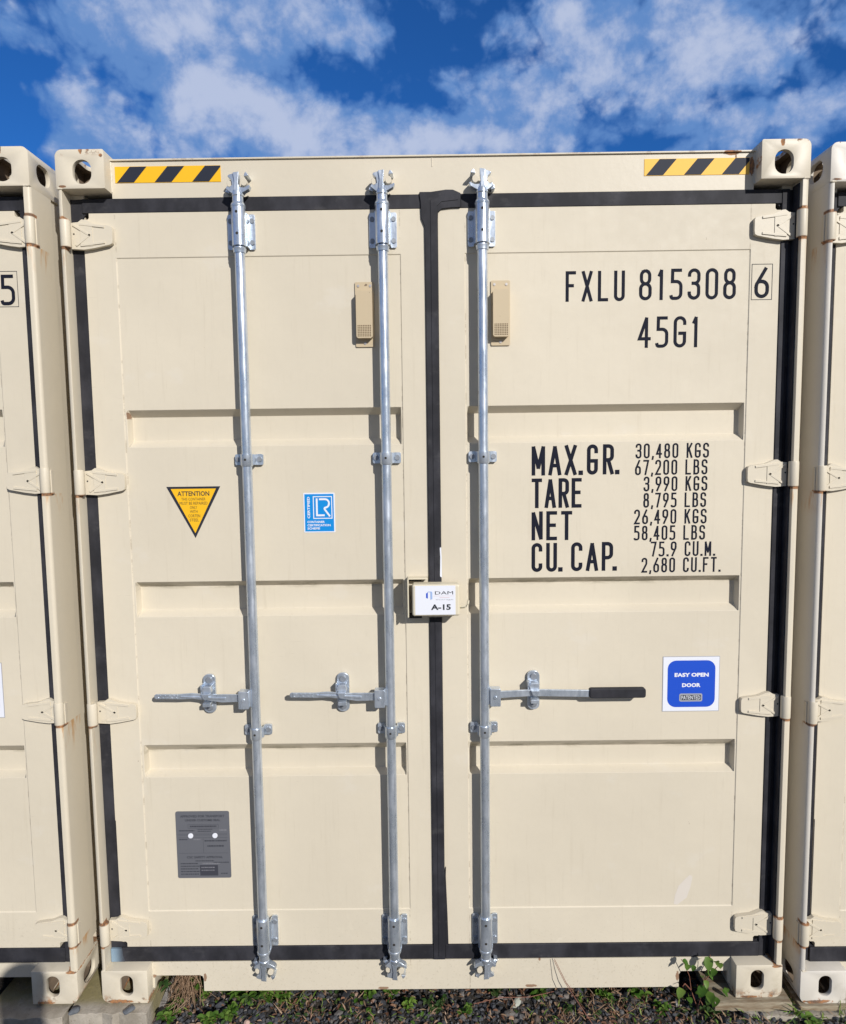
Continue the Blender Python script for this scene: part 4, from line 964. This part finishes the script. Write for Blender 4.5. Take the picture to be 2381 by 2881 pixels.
tuft('grass_tuft',(1.245,-.02,-.03),16,.10,'bright green grass tuft in the gap between the two castings',230,'grass',spread=1.0,w=.004)
tuft('grass_tuft',(1.135,-.06,-.06),14,.17,'long thin green blades in front of the casting beside the vine',231,'grass',spread=.7,w=.0022)
tuft('grass_tuft',(1.385,-.07,-.06),13,.17,'long thin blades in front of the casting with the whitish post',232,'grass',spread=.8,w=.0028)
tuft('grass_tuft',(1.26,-.13,-.09),20,.09,'dry straw tuft at the photo bottom below the gap between castings',233,'dry',spread=.5,w=.0025)
# hanging dry grass clump in the notch
random.seed(5); b=MB()
for i in range(150):
    top_=Vector((random.gauss(-.945,.018),random.uniform(.07,.13),random.uniform(.045,.07))); bot=Vector((top_.x+random.gauss(-.012,.035),top_.y-random.uniform(-.02,.05),GZ+random.uniform(0,.05)))
    mid=(top_+bot)/2+Vector((random.gauss(0,.014),random.gauss(0,.01),.01)); b.tube([top_,mid,bot],[.0009,.0010,.0005],'dry',4,False)
for i in range(26):
    p0=Vector((random.gauss(-.955,.02),.05,random.uniform(-.05,0))); b.tube([p0,p0+Vector((random.uniform(-.05,.05),-.03,random.uniform(-.03,.02)))],.0008,'dry',4,False)
tag(b.build('dry_grass_clump'),'clump of pinkish dry grass hanging in the notch beside the grey board','dry grass')
# vine in the right-hand notch
def vine():
    random.seed(9); T=thing('vine','green leafy vine climbing over the sill out of the notch','vine',(.93,.03,-.08)); st=MB(); lf=MB()
    for pts in ([(0,0,0),(.01,-.005,.06),(.018,-.012,.13),(.028,-.02,.20),(.03,-.03,.245)],[(0,0,.02),(-.025,-.005,.09),(-.035,-.012,.15),(-.055,-.015,.20),(-.07,-.02,.222)],[(.018,-.012,.13),(.04,-.02,.17),(.06,-.03,.205)],[(-.025,-.005,.09),(-.05,-.01,.12),(-.062,-.02,.118)]):
        st.tube(pts,[.0018]*2+[.0012]*(len(pts)-2),'redstem',5)
    P=[(.028,.235,.052),(.045,.225,.04),(.012,.222,.042),(.065,.205,.045),(.052,.190,.040),(-.065,.222,.035),(-.048,.212,.036),(-.02,.20,.030),(.022,.18,.034),(.038,.172,.034),(.0,.17,.026),(.02,.115,.060),(.045,.100,.060),(.060,.085,.050),(.035,.085,.048),(-.060,.108,.052),(-.048,.088,.036),(-.02,.10,.035),(.08,.10,.035),(.09,.122,.030),(.09,.08,.03),(.02,.142,.032)]
    for x,z,L in P:
        leaf(lf,Vector((x,-.02+random.uniform(-.015,.01),z)),Vector((random.uniform(-.8,.8),-.45,random.uniform(-.5,.35))),L*.66,L*.58,'leaf',random.uniform(.2,.6),.15,shape=1)
    st.build('stem',T); lf.build('leaves',T)
vine()
# two bare twigs
for i,(pts,lab) in enumerate((([(.408,.030,.128),(.440,-.01,.075),(.480,-.03,.02),(.530,-.05,-.05)],'longer bare reddish twig leaning against the sill under the right door'),([(.412,.036,.127),(.432,.02,.09),(.450,.01,.055),(.470,0,.035)],'shorter fine twig against the sill beside the longer one'))):
    b=MB(); b.tube(pts,[.0009,.001,.0012,.0014][:len(pts)],'redstem',5); tag(b.build('twig'),lab,'twig')
b=MB(); b.tube([(.965,-.01,-.085),(.935,.01,-.02),(.925,.02,.035)],.0016,'redstem',5); tag(b.build('twig'),'thin purplish twig crossing the dark notch beneath the vine','twig')
b=MB(); b.tube([(.12,.06,-.066),(.22,.07,-.050),(.33,.085,-.062),(.42,.09,-.045)],.0013,'redstem',6); tag(b.build('twig'),'reddish runner stem lying on gravel under the right door edge','twig')
# ground cover too small to count
def cover():
    random.seed(31); b=MB()
    for i in range(2400):
        x=random.uniform(-1.0,1.05) if i%5 else random.uniform(1.0,1.6); y=random.uniform(-.10,.17); dn=noise.noise(Vector((x*6,y*8,1)))
        if dn<.06 and random.random()<.85: continue
        z=gz(x,y)+random.uniform(.004,.018); L=random.uniform(.010,.026); k=random.choice(('leaf','leaf2','leaf2','dry','dry','dry','dry','grass') if x<.15 else ('leaf2','dry','dry','dry','dry','dry','grass','grass'))
        if k in('dry','grass'): leaf(b,Vector((x,y,z)),rv(1,.1,1.2),L*1.6,L*.22,k,.3,.1)
        else: leaf(b,Vector((x,y,z)),rv(1,0,.5),L,L*.62,k,.2,.2,shape=1)
    for i in range(420):
        x=random.uniform(-.9,1.0) if i%3 else random.uniform(.25,.75); y=random.uniform(-.06,.15); z=gz(x,y); h=random.uniform(.012,.045)
        d=rv(.7,.3,1).normalized(); q=Vector((x,y,z+.004)); sd=d.cross(rv(1,0,.1)).normalized()*random.uniform(.0007,.0016)
        b.add([q-sd,q+sd,q+d*h*.6+sd,q+d*h*.6-sd,q+d*h+rv(.004,0,.004)],[(0,1,2,3),(3,2,4)],random.choice(('dry','dry','grass','dead')))
    for i in range(420):
        x=random.uniform(-.95,1.0); y=random.uniform(-.08,.16); leaf(b,Vector((x,y,gz(x,y)+random.uniform(.008,.016))),rv(1,-.1,.2),random.uniform(.010,.026),random.uniform(.006,.013),random.choice(('dead','dead','dry')),.1,.35,shape=1)
    o=b.build('ground_cover'); o['kind']='stuff'; o['label']='tiny weeds and dead leaves scattered over the gravel'; o['category']='ground cover'
cover()

# ================================================================== PHOTOGRAPHER (stands behind the camera, casts the shadow low on the left)
def person():
    T=thing('person','person in dark clothes standing behind the viewpoint taking the photo','person',(-.05,-2.45,GZ))
    J={'pel':(0,0,.92,.13),'bel':(0,0,1.05,.125),'chest':(0,.01,1.28,.14),'neck':(0,.01,1.45,.055),'head0':(0,.02,1.53,.075),'head1':(0,.02,1.61,.095),'head2':(0,.01,1.69,.07),
       'shl':(-.19,0,1.39,.06),'ell':(-.27,.02,1.12,.042),'wrl':(-.12,.22,1.22,.03),'hal':(-.06,.27,1.26,.03),
       'shr':(.19,0,1.39,.06),'elr':(.27,.02,1.12,.042),'wrr':(.12,.22,1.22,.03),'har':(.06,.27,1.26,.03),
       'hil':(-.10,0,.86,.10),'knl':(-.11,.02,.48,.062),'anl':(-.12,0,.09,.042),'tol':(-.13,.14,.035,.035),
       'hir':(.10,0,.86,.10),'knr':(.11,.02,.48,.062),'anr':(.12,0,.09,.042),'tor':(.13,.14,.035,.035)}
    E_=[('pel','bel'),('bel','chest'),('chest','neck'),('neck','head0'),('head0','head1'),('head1','head2'),('chest','shl'),('shl','ell'),('ell','wrl'),('wrl','hal'),('chest','shr'),('shr','elr'),('elr','wrr'),('wrr','har'),('pel','hil'),('hil','knl'),('knl','anl'),('anl','tol'),('pel','hir'),('hir','knr'),('knr','anr'),('anr','tor')]
    ks=list(J); me=bpy.data.meshes.new('body'); me.from_pydata([J[k][:3] for k in ks],[(ks.index(a),ks.index(c)) for a,c in E_],[])
    o=link('body',me,T); sk=o.modifiers.new('skin','SKIN'); sv=me.skin_vertices[0].data if me.skin_vertices else None
    if sv is None:
        bm=bmesh.new(); bm.from_mesh(me); bm.verts.layers.skin.verify(); bm.to_mesh(me); bm.free(); sv=me.skin_vertices[0].data
    for i,k in enumerate(ks): sv[i].radius=(J[k][3],J[k][3]); 
    sv[0].use_root=True
    o.modifiers.new('s','SUBSURF').levels=1; o.modifiers['s'].render_levels=2
    me.materials.append(mat('dark_clothing',(.03,.035,.05),.9))
person()
